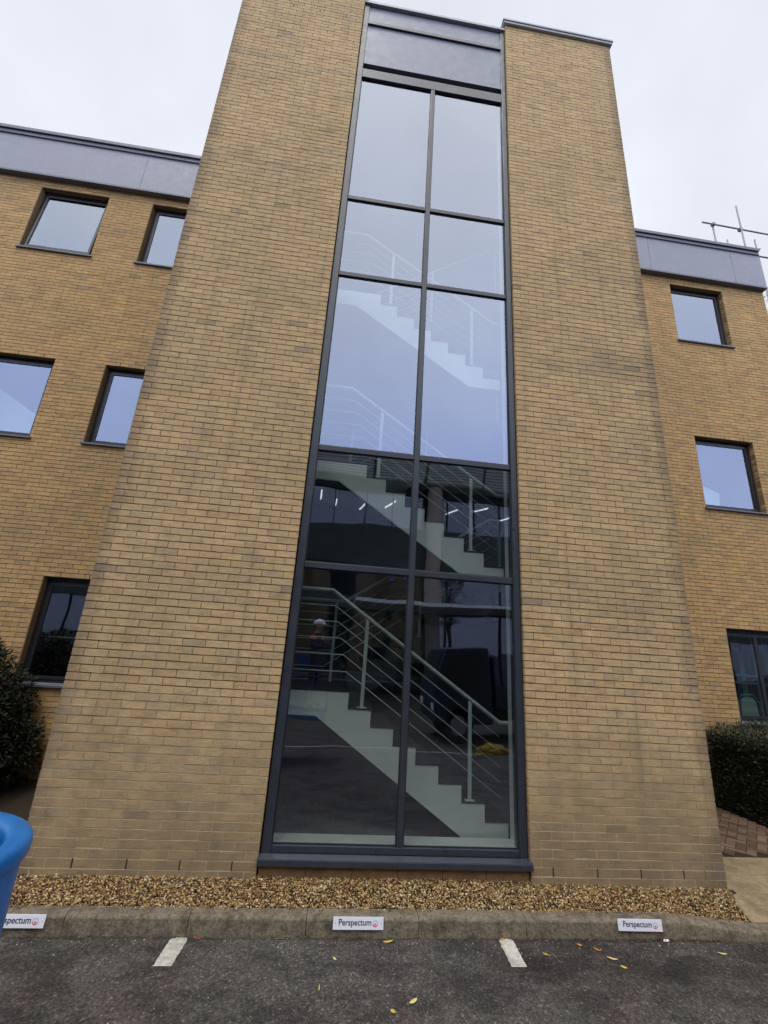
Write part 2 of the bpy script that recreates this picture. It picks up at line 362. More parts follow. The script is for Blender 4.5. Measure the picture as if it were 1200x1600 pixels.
# pale slab at the foot of the tower corner
bm = bmn(); prism(bm, [(4.63, 0.10), (4.535, -0.275), (8.5, -0.275), (8.5, 0.42), (4.63, 0.42)], 'z', -0.25, -0.048)
for v in bm.verts:
    if v.co.z > -.1: v.co.z = -.048-.085*min(max((.25-v.co.y)/.525, 0), 1)
prism(bm, [(4.63, 0.426), (8.5, 0.426), (8.5, 0.88), (4.63, 0.88)], 'z', -0.15, -0.049)
structure(obj('path_slab', bm, M_slab))
# herringbone brick paving
bm = bmn(); L_, W_ = 0.21, 0.105
def pav(cx, cy, a):
    c, s = math.cos(a), math.sin(a); l, w = L_/2-0.004, W_/2-0.004; z = -0.048+random.uniform(-.002, .002)
    tv = []; bv = []
    for sx, sy in ((-1, -1), (1, -1), (1, 1), (-1, 1)):
        X = cx+c*sx*l-s*sy*w; Y = cy+s*sx*l+c*sy*w
        tv.append(bm.verts.new((X, Y, z))); bv.append(bm.verts.new((X, Y, z-0.02)))
    bm.faces.new(tv)
    for i in range(4): bm.faces.new((tv[i], bv[i], bv[(i+1) % 4], tv[(i+1) % 4]))
def inpave(x, y): return (4.68 < x < 7.0 and 0.99 < y < 3.0) or (7.0 <= x < 9 and 0.99 < y < 1.58)
A45 = math.radians(45)
for i in range(-60, 60):
    for j in range(-30, 30):
        for (px, py, a) in ((i+2*j+1, i-2*j+.5, 0), (i+2*j+.5, i-2*j+2, math.pi/2)):
            px *= W_; py *= W_
            X = px*math.cos(A45)-py*math.sin(A45)+5.5; Y = px*math.sin(A45)+py*math.cos(A45)+1.5
            if inpave(X, Y): pav(X, Y, a+A45)
structure(obj('brick_paving', bm, M_pave))

def blob(bm, c, r, k=6):
    """small irregular stone"""
    st = bmesh.ops.create_icosphere(bm, subdivisions=1, radius=1.0)['verts'] if False else None
PH = (1+5**.5)/2
ICO_V = [Vector(v).normalized() for v in [(-1,PH,0),(1,PH,0),(-1,-PH,0),(1,-PH,0),(0,-1,PH),(0,1,PH),(0,-1,-PH),(0,1,-PH),(PH,0,-1),(PH,0,1),(-PH,0,-1),(-PH,0,1)]]
ICO_F = [(0,11,5),(0,5,1),(0,1,7),(0,7,10),(0,10,11),(1,5,9),(5,11,4),(11,10,2),(10,7,6),(7,1,8),(3,9,4),(3,4,2),(3,2,6),(3,6,8),(3,8,9),(4,9,5),(2,4,11),(6,2,10),(8,6,7),(9,8,1)]
class Raw:
    def __init__(s): s.v = []; s.f = []
    def stone(s, c, r):
        n = len(s.v); ex = random.uniform(0, 6.28); a = Matrix.Rotation(ex, 3, 'Z') @ Matrix.Rotation(random.uniform(-.6, .6), 3, 'X')
        sx, sy, sz = r*random.uniform(.8, 1.35), r*random.uniform(.65, 1.05), r*random.uniform(.5, .8)
        for v in ICO_V:
            k = random.uniform(.82, 1.15); p = a @ Vector((v.x*sx*k, v.y*sy*k, v.z*sz*k)); s.v.append((c[0]+p.x, c[1]+p.y, c[2]+p.z))
        s.f += [(a_+n, b_+n, c_+n) for a_, b_, c_ in ICO_F]
    def leaf(s, c, d, nrm, l, w):
        n = len(s.v); d = d.normalized(); b = nrm.cross(d)
        if b.length < 1e-4: b = Vector((1, 0, 0)).cross(d)
        b.normalize(); nn = d.cross(b)
        P = [c, c+d*l*.4+b*w*.5+nn*w*.12, c+d*l, c+d*l*.4-b*w*.5+nn*w*.12]
        s.v += [tuple(p) for p in P]; s.f.append((n, n+1, n+2, n+3))
    def build(s, name, m, parent=None, smooth=False):
        me = bpy.data.meshes.new(name); me.from_pydata(s.v, [], s.f); me.materials.append(m); me.update()
        if smooth: me.polygons.foreach_set('use_smooth', [True]*len(me.polygons))
        o = bpy.data.objects.new(name, me); COL.objects.link(o)
        if parent is not None: o.parent = parent
        return o
g = Raw()
def bedz(x, y):
    t = (y+0.27)/0.27; zl = -0.068+0.095*t; zr = -0.10+0.10*t; k = min(max((x-2.0)/2.6, 0), 1)
    dr = min(max((x-3.5)/1.3, 0), 1); dr = dr*dr*(3-2*dr)*0.055
    return (zl*(1-k)+zr*k)-dr*(1-t)+0.012*noise.noise(Vector((x*5, y*5, 0)))
for i in range(30000):
    x = random.uniform(-3.2, 4.6); y = random.uniform(-0.262, 0.012 if not (0.0 < x < 2.56) else 0.03)
    if x > 4.50+(y+0.36)*0.28: continue
    g.stone((x, y, bedz(x, y)+random.uniform(-.010, .004)), random.choice((.0045, .0055, .0065, .007, .0085, .011)))
for i in range(420):   # strays on the kerb back edge
    x = random.uniform(-3, 4.5); y = random.uniform(-0.30, -0.26); dr = min(max((x-3.5)/1.3, 0), 1); dr = dr*dr*(3-2*dr)*0.075
    g.stone((x, y-dr*.4, -0.064-dr+.003), random.choice((.004, .006, .008)))
o = g.build('gravel', M_gravel); o['kind'] = 'stuff'; o['label'] = 'golden brown gravel strip along the foot of the tower'; o['category'] = 'gravel'
g = Raw()
for i in range(2600):
    x = random.uniform(-3, 6); y = -0.42-abs(random.gauss(0, .10)) if random.random() < .45 else random.uniform(-2.3, -0.42)
    r = random.choice((.0016, .002, .002, .003, .0045)); g.stone((x, y, ZR+r*.4), r)
for i in range(170):
    x = random.gauss(.36, .10); y = -.43-abs(random.gauss(0, .11)); r = random.choice((.0012, .0018, .003)); g.stone((x, y, ZR+r*.2), r)
o = g.build('grit', M_grit); o['kind'] = 'stuff'; o['label'] = 'loose pale grit scattered over the asphalt and along the kerb'; o['category'] = 'grit'

M_litter = island_mat('leaf_litter_bits', [(0.0, (0.02, 0.014, 0.010)), (0.6, (0.075, 0.045, 0.022)), (0.9, (0.16, 0.10, 0.045)), (1.0, (0.30, 0.20, 0.08))])
g = Raw()
for i in range(2600):
    k = random.random(); x = random.uniform(-3, 5.2) if k < .6 else random.gauss(3.9, .8)
    if random.random() < .72: y, z = -.408-abs(random.gauss(0, .018)), ZR+.003
    else:
        y = random.uniform(-.25, .0); z = bedz(min(x, 4.4), y)+.008
        if x > 4.4: continue
    a = random.uniform(0, 6.28); g.leaf(Vector((x, y, z+random.uniform(0, .006))), Vector((math.cos(a), math.sin(a), random.uniform(-.1, .4))), Vector((random.uniform(-.4, .4), random.uniform(-.4, .4), 1)).normalized(), random.uniform(.006, .022), random.uniform(.003, .010))
o = g.build('leaf_litter', M_litter); o['kind'] = 'stuff'; o['label'] = 'brown leaf crumbs lying in the gutter and over the gravel'; o['category'] = 'leaf litter'

# ------------------------------------------------------------------ building
D = 3.0; W = 2.557; ZT = 13.05; ZW = 11.22; C = 0.075
BLD = empty('office_building', 'buff brick office building with a tall glazed stair tower between two brick piers', 'building')
def panel(bm, org, u, nrm, ulen, n0, n1, holes=(), half0=0, depth=0.1025, jit=0.0014):
    """bricks in stretcher bond on a vertical plane; holes = (u0,u1,n0,n1) in metres / courses"""
    o = Vector(org); u = Vector(u); nrm = Vector(nrm)
    for n in range(n0, n1):
        z0 = n*C; z1 = z0+0.065
        off = 0.0 if (n+half0) % 2 else -0.1125
        spans = [(0.0, ulen)]
        for (a, b, ha, hb) in holes:
            if ha <= n < hb:
                ns = []
                for (p, q_) in spans:
                    if b <= p or a >= q_: ns.append((p, q_)); continue
                    if a > p: ns.append((p, a-0.010))
                    if b < q_: ns.append((b, q_))
                spans = ns
        for (p, q_) in spans:
            k = math.floor((p-off)/0.225); segs = []
            while off+k*0.225 < q_-0.001:
                a = max(off+k*0.225, p); b = min(off+k*0.225+0.2185, q_); k += 1
                if b-a > 0.001: segs.append([a, b])
            if len(segs) > 1 and segs[0][1]-segs[0][0] < .05: segs[1][0] = p; segs.pop(0)
            if len(segs) > 1 and segs[-1][1]-segs[-1][0] < .05: segs[-2][1] = q_; segs.pop()
            if segs: segs[0][0] = p; segs[-1][1] = q_
            for a, b in segs:
                dn = random.uniform(-jit, jit); dz = random.uniform(-.001, .001)
                vs = []
                for uu in (a, b):
                    for zz in (z0+0.005, z1+0.005):
                        base = o+u*(uu+random.uniform(-jit, jit))
                        fz = zz+dz+random.uniform(-jit, jit)
                        vs.append(bm.verts.new(base+nrm*(dn+random.uniform(-.0006, .0006))+Vector((0, 0, fz))))
                        vs.append(bm.verts.new(base-nrm*depth+Vector((0, 0, fz))))
                # vs: a,z0 f/b ; a,z1 f/b ; b,z0 f/b ; b,z1 f/b
                F0, B0, F1, B1, F2, B2, F3, B3 = vs
                for q4 in ((F0, F2, F3, F1), (F0, F1, B1, B0), (F2, B2, B3, F3), (F1, F3, B3, B1), (F0, B0, B2, F2)):
                    try: bm.faces.new(q4)
                    except ValueError: pass
def backing(bm, x0, x1, y0, y1, z0, z1, holes=()):
    xs = sorted({x0, x1, *[h[0] for h in holes], *[h[1] for h in holes]}); zs = sorted({z0, z1, *[h[2] for h in holes], *[h[3] for h in holes]})
    for a, b in zip(xs[:-1], xs[1:]):
        for c, d in zip(zs[:-1], zs[1:]):
            if any(h[0] <= a and b <= h[1] and h[2] <= c and d <= h[3] for h in holes): continue
            box(bm, a, b, y0, y1, c, d, 1)

def weeps(parent, pts, y, h=0.072):
    for (x, z) in pts:
        bm = bmn(); box(bm, x-0.0055, x+0.0055, y-0.001, y+0.004, z, z+h); obj('weep_vent', bm, M_hole, parent)
NT = 174
# the piers
for side, x0 in (('l', -2.025), ('r', W)):
    bm = bmn(); x1 = x0+2.025-0.010
    panel(bm, (x0, 0, 0), (1, 0, 0), (0, -1, 0), 2.015, -1, NT)
    for dd, za, zb in ((.0022, -.2, .604), (.0032, .605, 1.054), (.0042, 1.055, 1.504), (.0075, 1.505, ZT-.01)): backing(bm, x0+0.007, x1-0.007, dd, 0.30, za, zb)
    # outer flank, running back to the wing
    if side == 'l':
        panel(bm, (x0, D+0.2, 0), (0, -1, 0), (-1, 0, 0), D+0.2-0.1125, -1, NT, half0=1)
        box(bm, x0+0.007, x0+0.30, 0.301, D+2.2, -0.2, ZT-0.012, 1)
    else:
        panel(bm, (x1, 0.1125, 0), (0, 1, 0), (1, 0, 0), D+0.2-0.1125, -1, NT, half0=1)
        box(bm, x1-0.30, x1-0.007, 0.301, D+2.2, -0.2, ZT-0.012, 1)
    bmesh.ops.recalc_face_normals(bm, faces=bm.faces[:])
    tw = obj('tower_wall', bm, [M_brick, M_mortar], BLD)
    if side == 'l':
        weeps(tw, [(-.225-.45*i-.005+.0, .077) for i in range(4)], 0); weeps(tw, [(-.29-.45*i, 12.375) for i in range(4)], 0, .06)
    else:
        weeps(tw, [(W+.225-.005+d, .077) for d in (0, .45, .9, 1.35, 1.575)], 0); weeps(tw, [(W+.33+.45*i, 12.32) for i in range(4)], 0, .06)
    bm = bmn(); box(bm, x0-0.04, x1+0.04, -0.045, 0.5, ZT+0.004, ZT+0.055); box(bm, x0-0.055, x1+0.055, -0.06, 0.52, ZT+0.055, ZT+0.10)
    o = obj('coping', bm, M_coping, BLD); bevel(o, .006)
# wings with window openings
SILL_N = (16, 70, 125); HEAD_N = (38, 92, 147)
def winholes(c):   # absolute x ranges
    return [(c[0], c[1], a, b) for a, b in zip(SILL_N, HEAD_N)]
def make_window(x0, x1, z0, z1, tilt=0.0, mullion=False):
    y = D+0.13; fw = 0.055
    bm = bmn()
    box(bm, x0, x1, y, y+0.07, z1-fw-0.02, z1); box(bm, x0, x1, y, y+0.07, z0+0.02, z0+0.02+fw)
    box(bm, x0, x0+fw, y+.001, y+0.069, z0+0.02+fw, z1-fw-.02); box(bm, x1-fw, x1, y+.001, y+0.069, z0+0.02+fw, z1-fw-.02)
    box(bm, x0, x1, D+0.103, y-.001, z1-0.035, z1-.001)   # steel lintel toe
    w = obj('window', bm, M_wframe, BLD)
    # casement and pane
    a0, a1, b0, b1 = x0+fw+.004, x1-fw-.004, z0+.02+fw+.004, z1-fw-.024
    ca = bmn(); cw = 0.045
    hb = b1-b0
    for (p, q_, r, s) in ((0, a1-a0, -cw, 0), (0, a1-a0, -hb, -hb+cw), (0, cw, -hb+cw, -cw), (a1-a0-cw, a1-a0, -hb+cw, -cw)):
        box(ca, p, q_, 0, 0.05, r, s)
    if mullion: box(ca, (a1-a0)*.5-.03, (a1-a0)*.5+.03, 0.002, 0.048, -hb+cw, -cw)
    c = obj('sash', ca, M_wframe, w); c.location = (a0, y-0.012, b1); c.rotation_euler.x = -tilt
    pn = bmn(); box(pn, cw-.004, a1-a0-cw+.004, 0.018, 0.034, -hb+cw-.004, -cw+.004)
    p = obj('pane', pn, M_wglass, w); p.location = (a0, y-0.012, b1); p.rotation_euler.x = -tilt
    sb = bmn(); prism(sb, [(D-0.045, z0-0.022), (D-0.045, z0+0.008), (D+0.13, z0+0.030), (D+0.13, z0-0.010), (D+0.004, z0-0.022)], 'x', x0-0.035, x1+0.035)
    s = obj('sill', sb, M_copdark, w)
    return w
def wing(x0, x1, wins, tilted=None):
    holes = []; bh = []
    for (a, b) in wins:
        for n0, n1 in zip(SILL_N, HEAD_N):
            holes.append((a-x0, b-x0, n0, n1)); bh.append((a+.0, b-.0, n0*C+.002, n1*C-.002))
    bm = bmn(); NWN = 150
    panel(bm, (x0, D, 0), (1, 0, 0), (0, -1, 0), x1-x0, -1, NWN, holes)
    bh2 = [(a-.006, b+.006, c-.002, d+.002) for a, b, c, d in bh]
    backing(bm, x0+.007, x1-.007, D+0.007, D+0.30, -0.2, ZW-.005, [(h[0]+.006, h[1]-.006, h[2]+.002, h[3]-.002) for h in bh2])
    bmesh.ops.recalc_face_normals(bm, faces=bm.faces[:])
    ww = obj('wing_wall', bm, [M_wbrick, M_wmortar], BLD)
    for (a, b) in wins:
        for i, (n0, n1) in enumerate(zip(SILL_N, HEAD_N)):
            sp = .675 if i == 2 else .45
            k = max(1, int((b-a)/sp)); s0 = (a+b)/2-(k-1)*sp/2+ .02
            weeps(ww, [(s0+sp*j, n1*C+.008) for j in range(k)], D, .062)
            make_window(a, b, n0*C, n1*C, tilt=tilted.get((a, i), 0) if tilted else 0, mullion=(i == 0 and b-a > 1.2))
    return ww
XL0, XR1 = -7.82, 10.40
wing(XL0, -2.0, [(-6.565, -5.190), (-4.280, -3.380)], {(-6.565, 2): math.radians(3.5)})
wing(W+1.99, XR1, [(5.940, 6.840), (7.865, 9.240)])
# end walls, floors, back wall and roof of the wings
bm = bmn()
panel(bm, (XR1-.0, D+.1125, 0), (0, 1, 0), (1, 0, 0), 6.8, -1, 150, half0=1); panel(bm, (XL0, D+6.9, 0), (0, -1, 0), (-1, 0, 0), 6.78, -1, 150, half0=1)
box(bm, XR1-.3, XR1-.007, D+.301, D+7, -.2, ZW-.006, 1); box(bm, XL0+.007, XL0+.3, D+.301, D+7, -.2, ZW-.006, 1)
bmesh.ops.recalc_face_normals(bm, faces=bm.faces[:])
obj('end_wall', bm, [M_wbrick, M_wmortar], BLD)
for (a, b) in ((XL0+.31, -2.0), (W+2.0, XR1-.31)):
    for z in (-.12, 4.0, 8.1, 11.05): bm = bmn(); box(bm, a, b, D+.302, D+6.9, z, z+.13); obj('floor_slab', bm, M_room, BLD)
    bm = bmn(); box(bm, a, b, D+4.0, D+4.1, 0.02, 11.0); obj('room_wall', bm, M_room, BLD)
bm = bmn(); prism(bm, [(-7.2, 5.5), (-5.45, 5.5), (-5.42, 5.86), (-7.2, 6.9)], 'y', D+.55, D+.62)
obj('sloping_reflection_panel', bm, M_reflpale, BLD)  # added panel imitating the pale shape mirrored in the left window
bm = bmn(); prism(bm, [(7.9, 5.42), (8.62, 5.45), (8.66, 5.80), (8.28, 5.95), (7.9, 5.86)], 'y', D+.45, D+.5)
obj('sky_reflection_panel', bm, M_reflpale, BLD)  # added panel imitating bright sky mirrored in the right window
M_green = mat('green_office_reflection', (0.10, 0.24, 0.19), 0.5); M_palegreen = mat('pale_office_reflection', (0.34, 0.46, 0.42), 0.7)  # greens imitating the greenish reflections in the ground-floor panes
bm = bmn(); box(bm, -3.86, -3.66, D+.62, D+.74, .2, 2.9); obj('reflection_post', bm, M_palegreen, BLD)  # added post and rails, standing in for mirrored greenish shapes
for zz in (.95, 1.9): bm = bmn(); box(bm, -4.4, -3.3, D+.55, D+.58, zz, zz+.02); obj('reflection_rail', bm, M_palegreen, BLD)
for xx in (8.02, 8.28, 8.62, 8.95, 9.2): bm = bmn(); box(bm, xx, xx+.07, D+.60, D+.64, 1.25, 2.9); obj('reflection_strip', bm, M_palegreen if xx in (8.28, 8.95) else M_green, BLD)  # added strips, standing in for mirrored greenish shapes
for (p, q_) in (((8.1, 2.02), (9.3, 2.0)), ((8.1, 1.88), (9.3, 1.86))): bm = bmn(); tube(bm, [(p[0], D+.5, p[1]), (q_[0], D+.5, q_[1])], .022, 8); obj('reflection_rail', bm, M_green, BLD)
bm = bmn(); tube(bm, [(8.28, D+.45, 1.2), (8.30, D+.45, 1.55), (8.38, D+.45, 1.66), (8.62, D+.45, 1.67), (8.72, D+.45, 1.55), (8.76, D+.45, 1.2)], .018, 8); obj('chair_frame', bm, M_green, BLD)
bm = bmn(); prism(bm, [(8.33, 1.2), (8.35, 1.56), (8.42, 1.62), (8.60, 1.62), (8.67, 1.54), (8.70, 1.2)], 'y', D+.445, D+.455); obj('chair_back', bm, M_palegreen, BLD)
for (a, b, ca, cb) in ((XL0-.02, -2.026, XL0-.05, -2.026), (W+2.016, XR1+.02, W+2.016, XR1-.0)):
    bm = bmn(); box(bm, a, b, D-.10, D+7.0, ZW+.045, 12.28)
    obj('fascia', bm, M_fascia, BLD)
    bm = bmn(); box(bm, a-.0, b, D-.125, D+7.0, ZW, ZW+.044)
    obj('fascia_trim', bm, M_copdark, BLD)
    bm = bmn(); box(bm, ca, cb, D-.13, D+7.0, 12.281, 12.36)
    box(bm, ca, cb, D-.165, D+7.03, 12.375, 12.455); box(bm, ca, cb, D-.115, D+6.9, 12.358, 12.377)
    o = obj('wing_coping', bm, M_copdark, BLD)
    js = (-4.60,) if a < 0 else (7.35, 9.6)
    for jx in js: bm = bmn(); box(bm, jx-.004, jx+.004, D-.1025, D-.098, ZW+.05, 12.27); obj('panel_joint', bm, M_copdark, BLD)

# ---- glazed slot
FR0, FR1 = 0.055, 0.125      # frame depth
TRZ = (2.885, 4.305, 6.945, 8.360); G0, G1 = 0.255, 11.0
bm = bmn()
box(bm, 0.004, 0.088, FR0-.02, FR1+.06, 0.20, 12.93); box(bm, 2.472, 2.540, FR0-.02, FR1+.06, 0.20, 12.93)
box(bm, 1.258, 1.318, FR0-.004, FR1, 0.262, 11.03)
for z in TRZ: box(bm, 0.088, 1.258, FR0+.002, FR1-.002, z-.033, z+.033); box(bm, 1.318, 2.472, FR0+.002, FR1-.002, z-.033, z+.033)
box(bm, 0.088, 2.472, FR0-.006, FR1, 0.205, 0.262)
box(bm, 0.088, 2.472, FR0-.008, FR1, 11.03, 11.235)
gz = obj('stair_glazing', bm, M_frame, BLD); bevel(gz, .004)
zs = [G0] + list(TRZ) + [11.03]
for i in range(5):
    for (a, b) in ((0.088, 1.258), (1.318, 2.472)):
        z0 = zs[i]+(.033 if i else .007); z1 = zs[i+1]-(.033 if i < 4 else 0)
        bm = bmn(); box(bm, a+.001, b-.001, 0.083, 0.107, z0+.001, z1-.001); obj('glass_pane', bm, M_glass, gz)
        bm = bmn(); gk = .012   # black rubber glazing bead
        for (p, q_, r, s) in ((a, b, z0, z0+gk), (a, b, z1-gk, z1), (a, a+gk, z0+gk, z1-gk), (b-gk, b, z0+gk, z1-gk)): box(bm, p, q_, .077, .0825, r, s)
        obj('glazing_bead', bm, M_wframe, gz)
bm = bmn(); box(bm, 0.088, 2.472, 0.12, 0.30, 11.236, 11.40); obj('vent_recess', bm, M_wframe, BLD)
bm = bmn(); box(bm, 0.088, 2.472, 0.052, 0.30, 11.375, 12.385); obj('cladding_panel', bm, M_panel, BLD)
bm = bmn(); box(bm, 0.088, 2.472, 0.056, 0.30, 12.455, 12.905); obj('cladding_panel', bm, M_panel, BLD)
bm = bmn(); box(bm, 0.089, 2.471, 0.020, 0.29, 12.386, 12.454); o = obj('cladding_joint', bm, M_frame, BLD)
bm = bmn(); box(bm, 0.0, 2.547, 0.005, 0.55, 12.931, 12.985); o = obj('slot_coping', bm, M_coping, BLD)
bm = bmn(); prism(bm, [(-0.030, 0.128), (-0.030, 0.172), (-0.026, 0.182), (FR0-.02, 0.204), (FR0-.02, 0.140), (-0.02, 0.128)], 'x', -0.012, 2.568)
o = obj('slot_sill', bm, M_frame, BLD)
bm = bmn()
for i in range(6): a = 0.006+i*0.4235; box(bm, a, a+0.4185, 0.018+random.uniform(0, .002), 0.2, -0.1, 0.117)
obj('plinth', bm, M_plinth, BLD)
# shaft interior
bm = bmn()
box(bm, -1.72, 4.27, 3.0, 3.1, 0, 12.9); box(bm, -1.72, -1.66, .31, 3.0, 0, 12.9); box(bm, 4.2, 4.27, .31, 3.0, 0, 12.9)
box(bm, -1.72, 4.27, .31, 3.1, 12.4, 12.5); box(bm, -1.66, 4.2, .31, 3.0, -0.05, .205)
obj('shaft_wall', bm, M_inner, BLD)
bm = bmn()
box(bm, 2.50, 2.546, .13, .36, .262, 11.2); box(bm, 0.0, 0.05, .13, .36, .262, 11.2); box(bm, .05, 2.50, .13, .34, .14, .262)
obj('reveal_lining', bm, M_white, BLD)

# ---- staircase
G_, R_ = 0.255, 0.170
def stair(z0):
    zl = z0+8*R_
    y0, y1 = 0.40, 1.42
    st = bmn()
    prof = [(-1.65, zl-.25), (-1.65, zl), (0.71, zl)]
    x, z = 0.71, zl
    for i in range(8):
        z -= R_; prof.append((x, z)); x += G_; prof.append((x, z)) if i < 7 else None
    prof += [(x, z0), (x, z0-.03)] if False else []
    prof.append((2.32, z0)) if False else None
    # underside parallel to the pitch
    xb = 0.37+(zl-.25-z0)/(R_/G_)
    prof += [(2.75, z0), (2.75, z0-.02), (xb+.03, z0-.02), (0.37, zl-.25)] if False else [(xb, z0), (0.37, zl-.25)]
    # drop doubled points
    pp = []
    for p in prof:
        if not pp or (abs(pp[-1][0]-p[0])+abs(pp[-1][1]-p[1])) > 1e-4: pp.append(p)
    prism(st, pp, 'y', y0, y0+.035)
    o = obj('staircase', st, M_white, BLD)
    # soffit and treads
    s = bmn()
    pp2 = [(p[0], p[1]-.012) for p in pp[:-2]]+[(pp[-2][0]+.02, pp[-2][1]+.0), (pp[-1][0], pp[-1][1]+.012)]
    prism(s, pp2, 'y', y0+.036, y1)
    obj('flight', s, M_inner, o)
    t = bmn()
    x, z = 0.71, zl
    box(t, -1.6, x+.012, y0-.004, y1+.9, zl+.001, zl+.022)
    for i in range(7):
        z -= R_; box(t, x+.001, x+G_+.015, y0-.006, y1, z+.001, z+.020); x += G_
    obj('tread', t, M_tread, o)
    # back flight rising to the next floor at the right
    s = bmn(); zf = z0+16*R_
    pr = [(-1.6, zl-.25), (-1.6, zl-.01), (0.71, zl-.01)]; x, z = 0.71, zl-.01
    for i in range(8):
        z += R_; pr.append((x, z)); x += G_; pr.append((x, z))
    pr += [(4.18, z), (4.18, z-.25), (2.75, z-.25), (0.80, zl-.25)]
    prism(s, pr, 'y', 1.62, 2.95)
    obj('back_flight', s, M_inner, o)
    s = bmn(); prism(s, [(p[0], p[1]+.004) for p in pr], 'y', 1.585, 1.615); obj('back_stringer', s, M_inner, o)
    # floor slab at right
    s = bmn(); box(s, 2.76, 4.18, y0, 1.58, z0-.22, z0-.002); obj('landing', s, M_white if False else M_inner, o)
    # rails
    def rail_set(y, pts, posts, name):
        r = bmn(); tube(r, [(a, y, b) for a, b in pts], .022, 10); obj('handrail', r, M_rail, o)
        r = bmn()
        for k in range(1, 6):
            dz = .178*k
            q_ = [(pts[0][0], pts[0][1]-dz), (pts[1][0]+.046*k*(1 if pts[1][1] > pts[2][1] else -1), pts[1][1]-dz)]
            e = pts[2]; slope = (pts[2][1]-pts[1][1])/(pts[2][0]-pts[1][0])
            xe = e[0]+.0*k; ze = q_[1][1]+slope*(xe-q_[1][0])
            q_.append((xe, ze)); q_.append((e[0]+.05, ze)) if False else None
            tube(r, [(a, y, b) for a, b in q_], .0065, 6)
        obj('guard_bars', r, M_rail, o)
        for (px, pz0, pz1) in posts:
            r = bmn(); box(r, px-.019, px+.019, y-.010, y+.010, pz0, pz1); box(r, px-.05, px+.05, y-.03, y+.03, pz0, pz0+.008)
            obj('rail_post', r, M_rail, o)
    hz = zl+1.10
    rail_set(y0+.02, [(-1.6, hz), (0.43, hz), (2.42, hz-1.99*R_/G_), (2.9, hz-1.99*R_/G_)],
             [(0.86, zl-R_+.02, hz-.30), (2.08, zl-R_*6+.02, hz-1.12)], 'f')
    rail_set(1.60, [(-1.6, hz), (0.62, hz), (2.75, hz+2.13*R_/G_), (4.1, hz+2.13*R_/G_)],
             [(0.5, zl, hz-.02), (1.7, zl+R_*4, hz+.70), (2.9, zf, zf+1.15)], 'b')
for k in range(3): stair(0.21+2.71*k)

# ------------------------------------------------------------------ building across the car park (seen in the glass)
OPP = empty('opposite_building', 'dark glazed office block across the car park with louvred eaves, mirrored in the stair glass', 'building', (5, -24, ZR))
def pobj(name, bm, m, **k):
    o = obj(name, bm, m, OPP, **k); o.matrix_parent_inverse = Matrix.Translation((-5, 24, -ZR)); return o
M_dark = noisy('dark_cladding', (0.050, 0.066, 0.064), (0.095, 0.115, 0.110), 1.3); M_col = noisy('brown_column_render', (0.30, 0.25, 0.22), (0.46, 0.40, 0.36), 8)
M_louv = mat('pale_louvre', (0.80, 0.86, 0.84), 0.5); M_sof = mat('pale_green_soffit', (0.30, 0.36, 0.32), 0.8)
OX0, OX1, OY = -42, 46, -19.85
bm = bmn(); box(bm, OX0, OX1, OY-.3, OY, 6.55, 9.0); box(bm, OX0, OX1, OY-.3, OY, 4.3, 5.0); box(bm, OX0, OX1, OY-.3, OY, 11.12, 11.6)
box(bm, OX0, OX1, OY-9, OY-8.7, ZR, 11.6); box(bm, OX0, OX0+.3, OY-8.7, OY-.3, ZR, 11.6); box(bm, OX1-.3, OX1, OY-8.7, OY-.3, ZR, 11.6)
pobj('wall', bm, M_dark)
for z in (4.4, 8.3, 11.3): bm = bmn(); box(bm, OX0+.3, OX1-.3, OY-8.69, OY-.31, z, z+.2); pobj('floor_slab', bm, M_room)
bm = bmn(); prism(bm, [(OY-9, 11.61), (OY+.95, 11.61), (OY+.95, 11.72), (OY-9, 12.3)], 'x', OX0, OX1); pobj('roof', bm, M_sof)
bm = bmn()
for i in range(9):
    yy = OY+.98+i*.085; zz = 11.70+i*.122
    prism(bm, [(yy, zz), (yy+.03, zz), (yy+.095, zz+.088), (yy+.065, zz+.088)], 'x', OX0, OX1)
pobj('eaves_louvre', bm, M_louv)
bm = bmn(); prism(bm, [(OY+.90, 11.73), (OY+.93, 11.73), (OY+1.66, 12.80), (OY+1.63, 12.80)], 'x', OX0, OX1); pobj('eaves_backing', bm, M_dark)
x = OX0+1
while x < OX1:
    bm = bmn(); prism(bm, [(OY+1.0, 11.64), (OY+1.06, 11.64), (OY+1.80, 12.80), (OY+1.74, 12.80)], 'x', x, x+.12); pobj('eaves_rafter', bm, M_dark); x += 3.3
for (za, zb) in ((9.0, 11.12), (5.0, 6.55), (ZR+.05, 4.3)):
    bm = bmn(); box(bm, OX0+.3, OX1-.3, OY-.2, OY-.17, za+.01, zb-.01); pobj('window_band', bm, M_wglass)
    x = -40.58+.8
    while x < OX1-.4: bm = bmn(); box(bm, x-.035, x+.035, OY-.16, OY-.05, za+.01, zb-.01); pobj('window_mullion', bm, M_wframe); x += 1.66 if zb > 9 else 3.32
for cx_ in (-10.2, -2.2+0.0, 5.9, 14.0, 22.0):
    if cx_ == -2.2: cx_ = -2.9
    bm = bmn(); bmesh.ops.create_cone(bm, cap_ends=True, segments=28, radius1=.37, radius2=.37, depth=11.78, matrix=Matrix.Translation((cx_, OY+.5, ZR+5.89)))
    pobj('column', bm, M_col, smooth=True)
bm = bmn(); prism(bm, [(OY+.01, 4.31), (OY+3.0, 4.45), (OY+3.0, 4.62), (OY+.01, 4.6)], 'x', 1.5, 17); pobj('canopy', bm, M_louv)
M_lamp = bpy.data.materials.new('lit_tube'); M_lamp.use_nodes = True
b_ = M_lamp.node_tree.nodes['Principled BSDF']; b_.inputs['Emission Color'].default_value = (1, .95, .82, 1); b_.inputs['Emission Strength'].default_value = 7
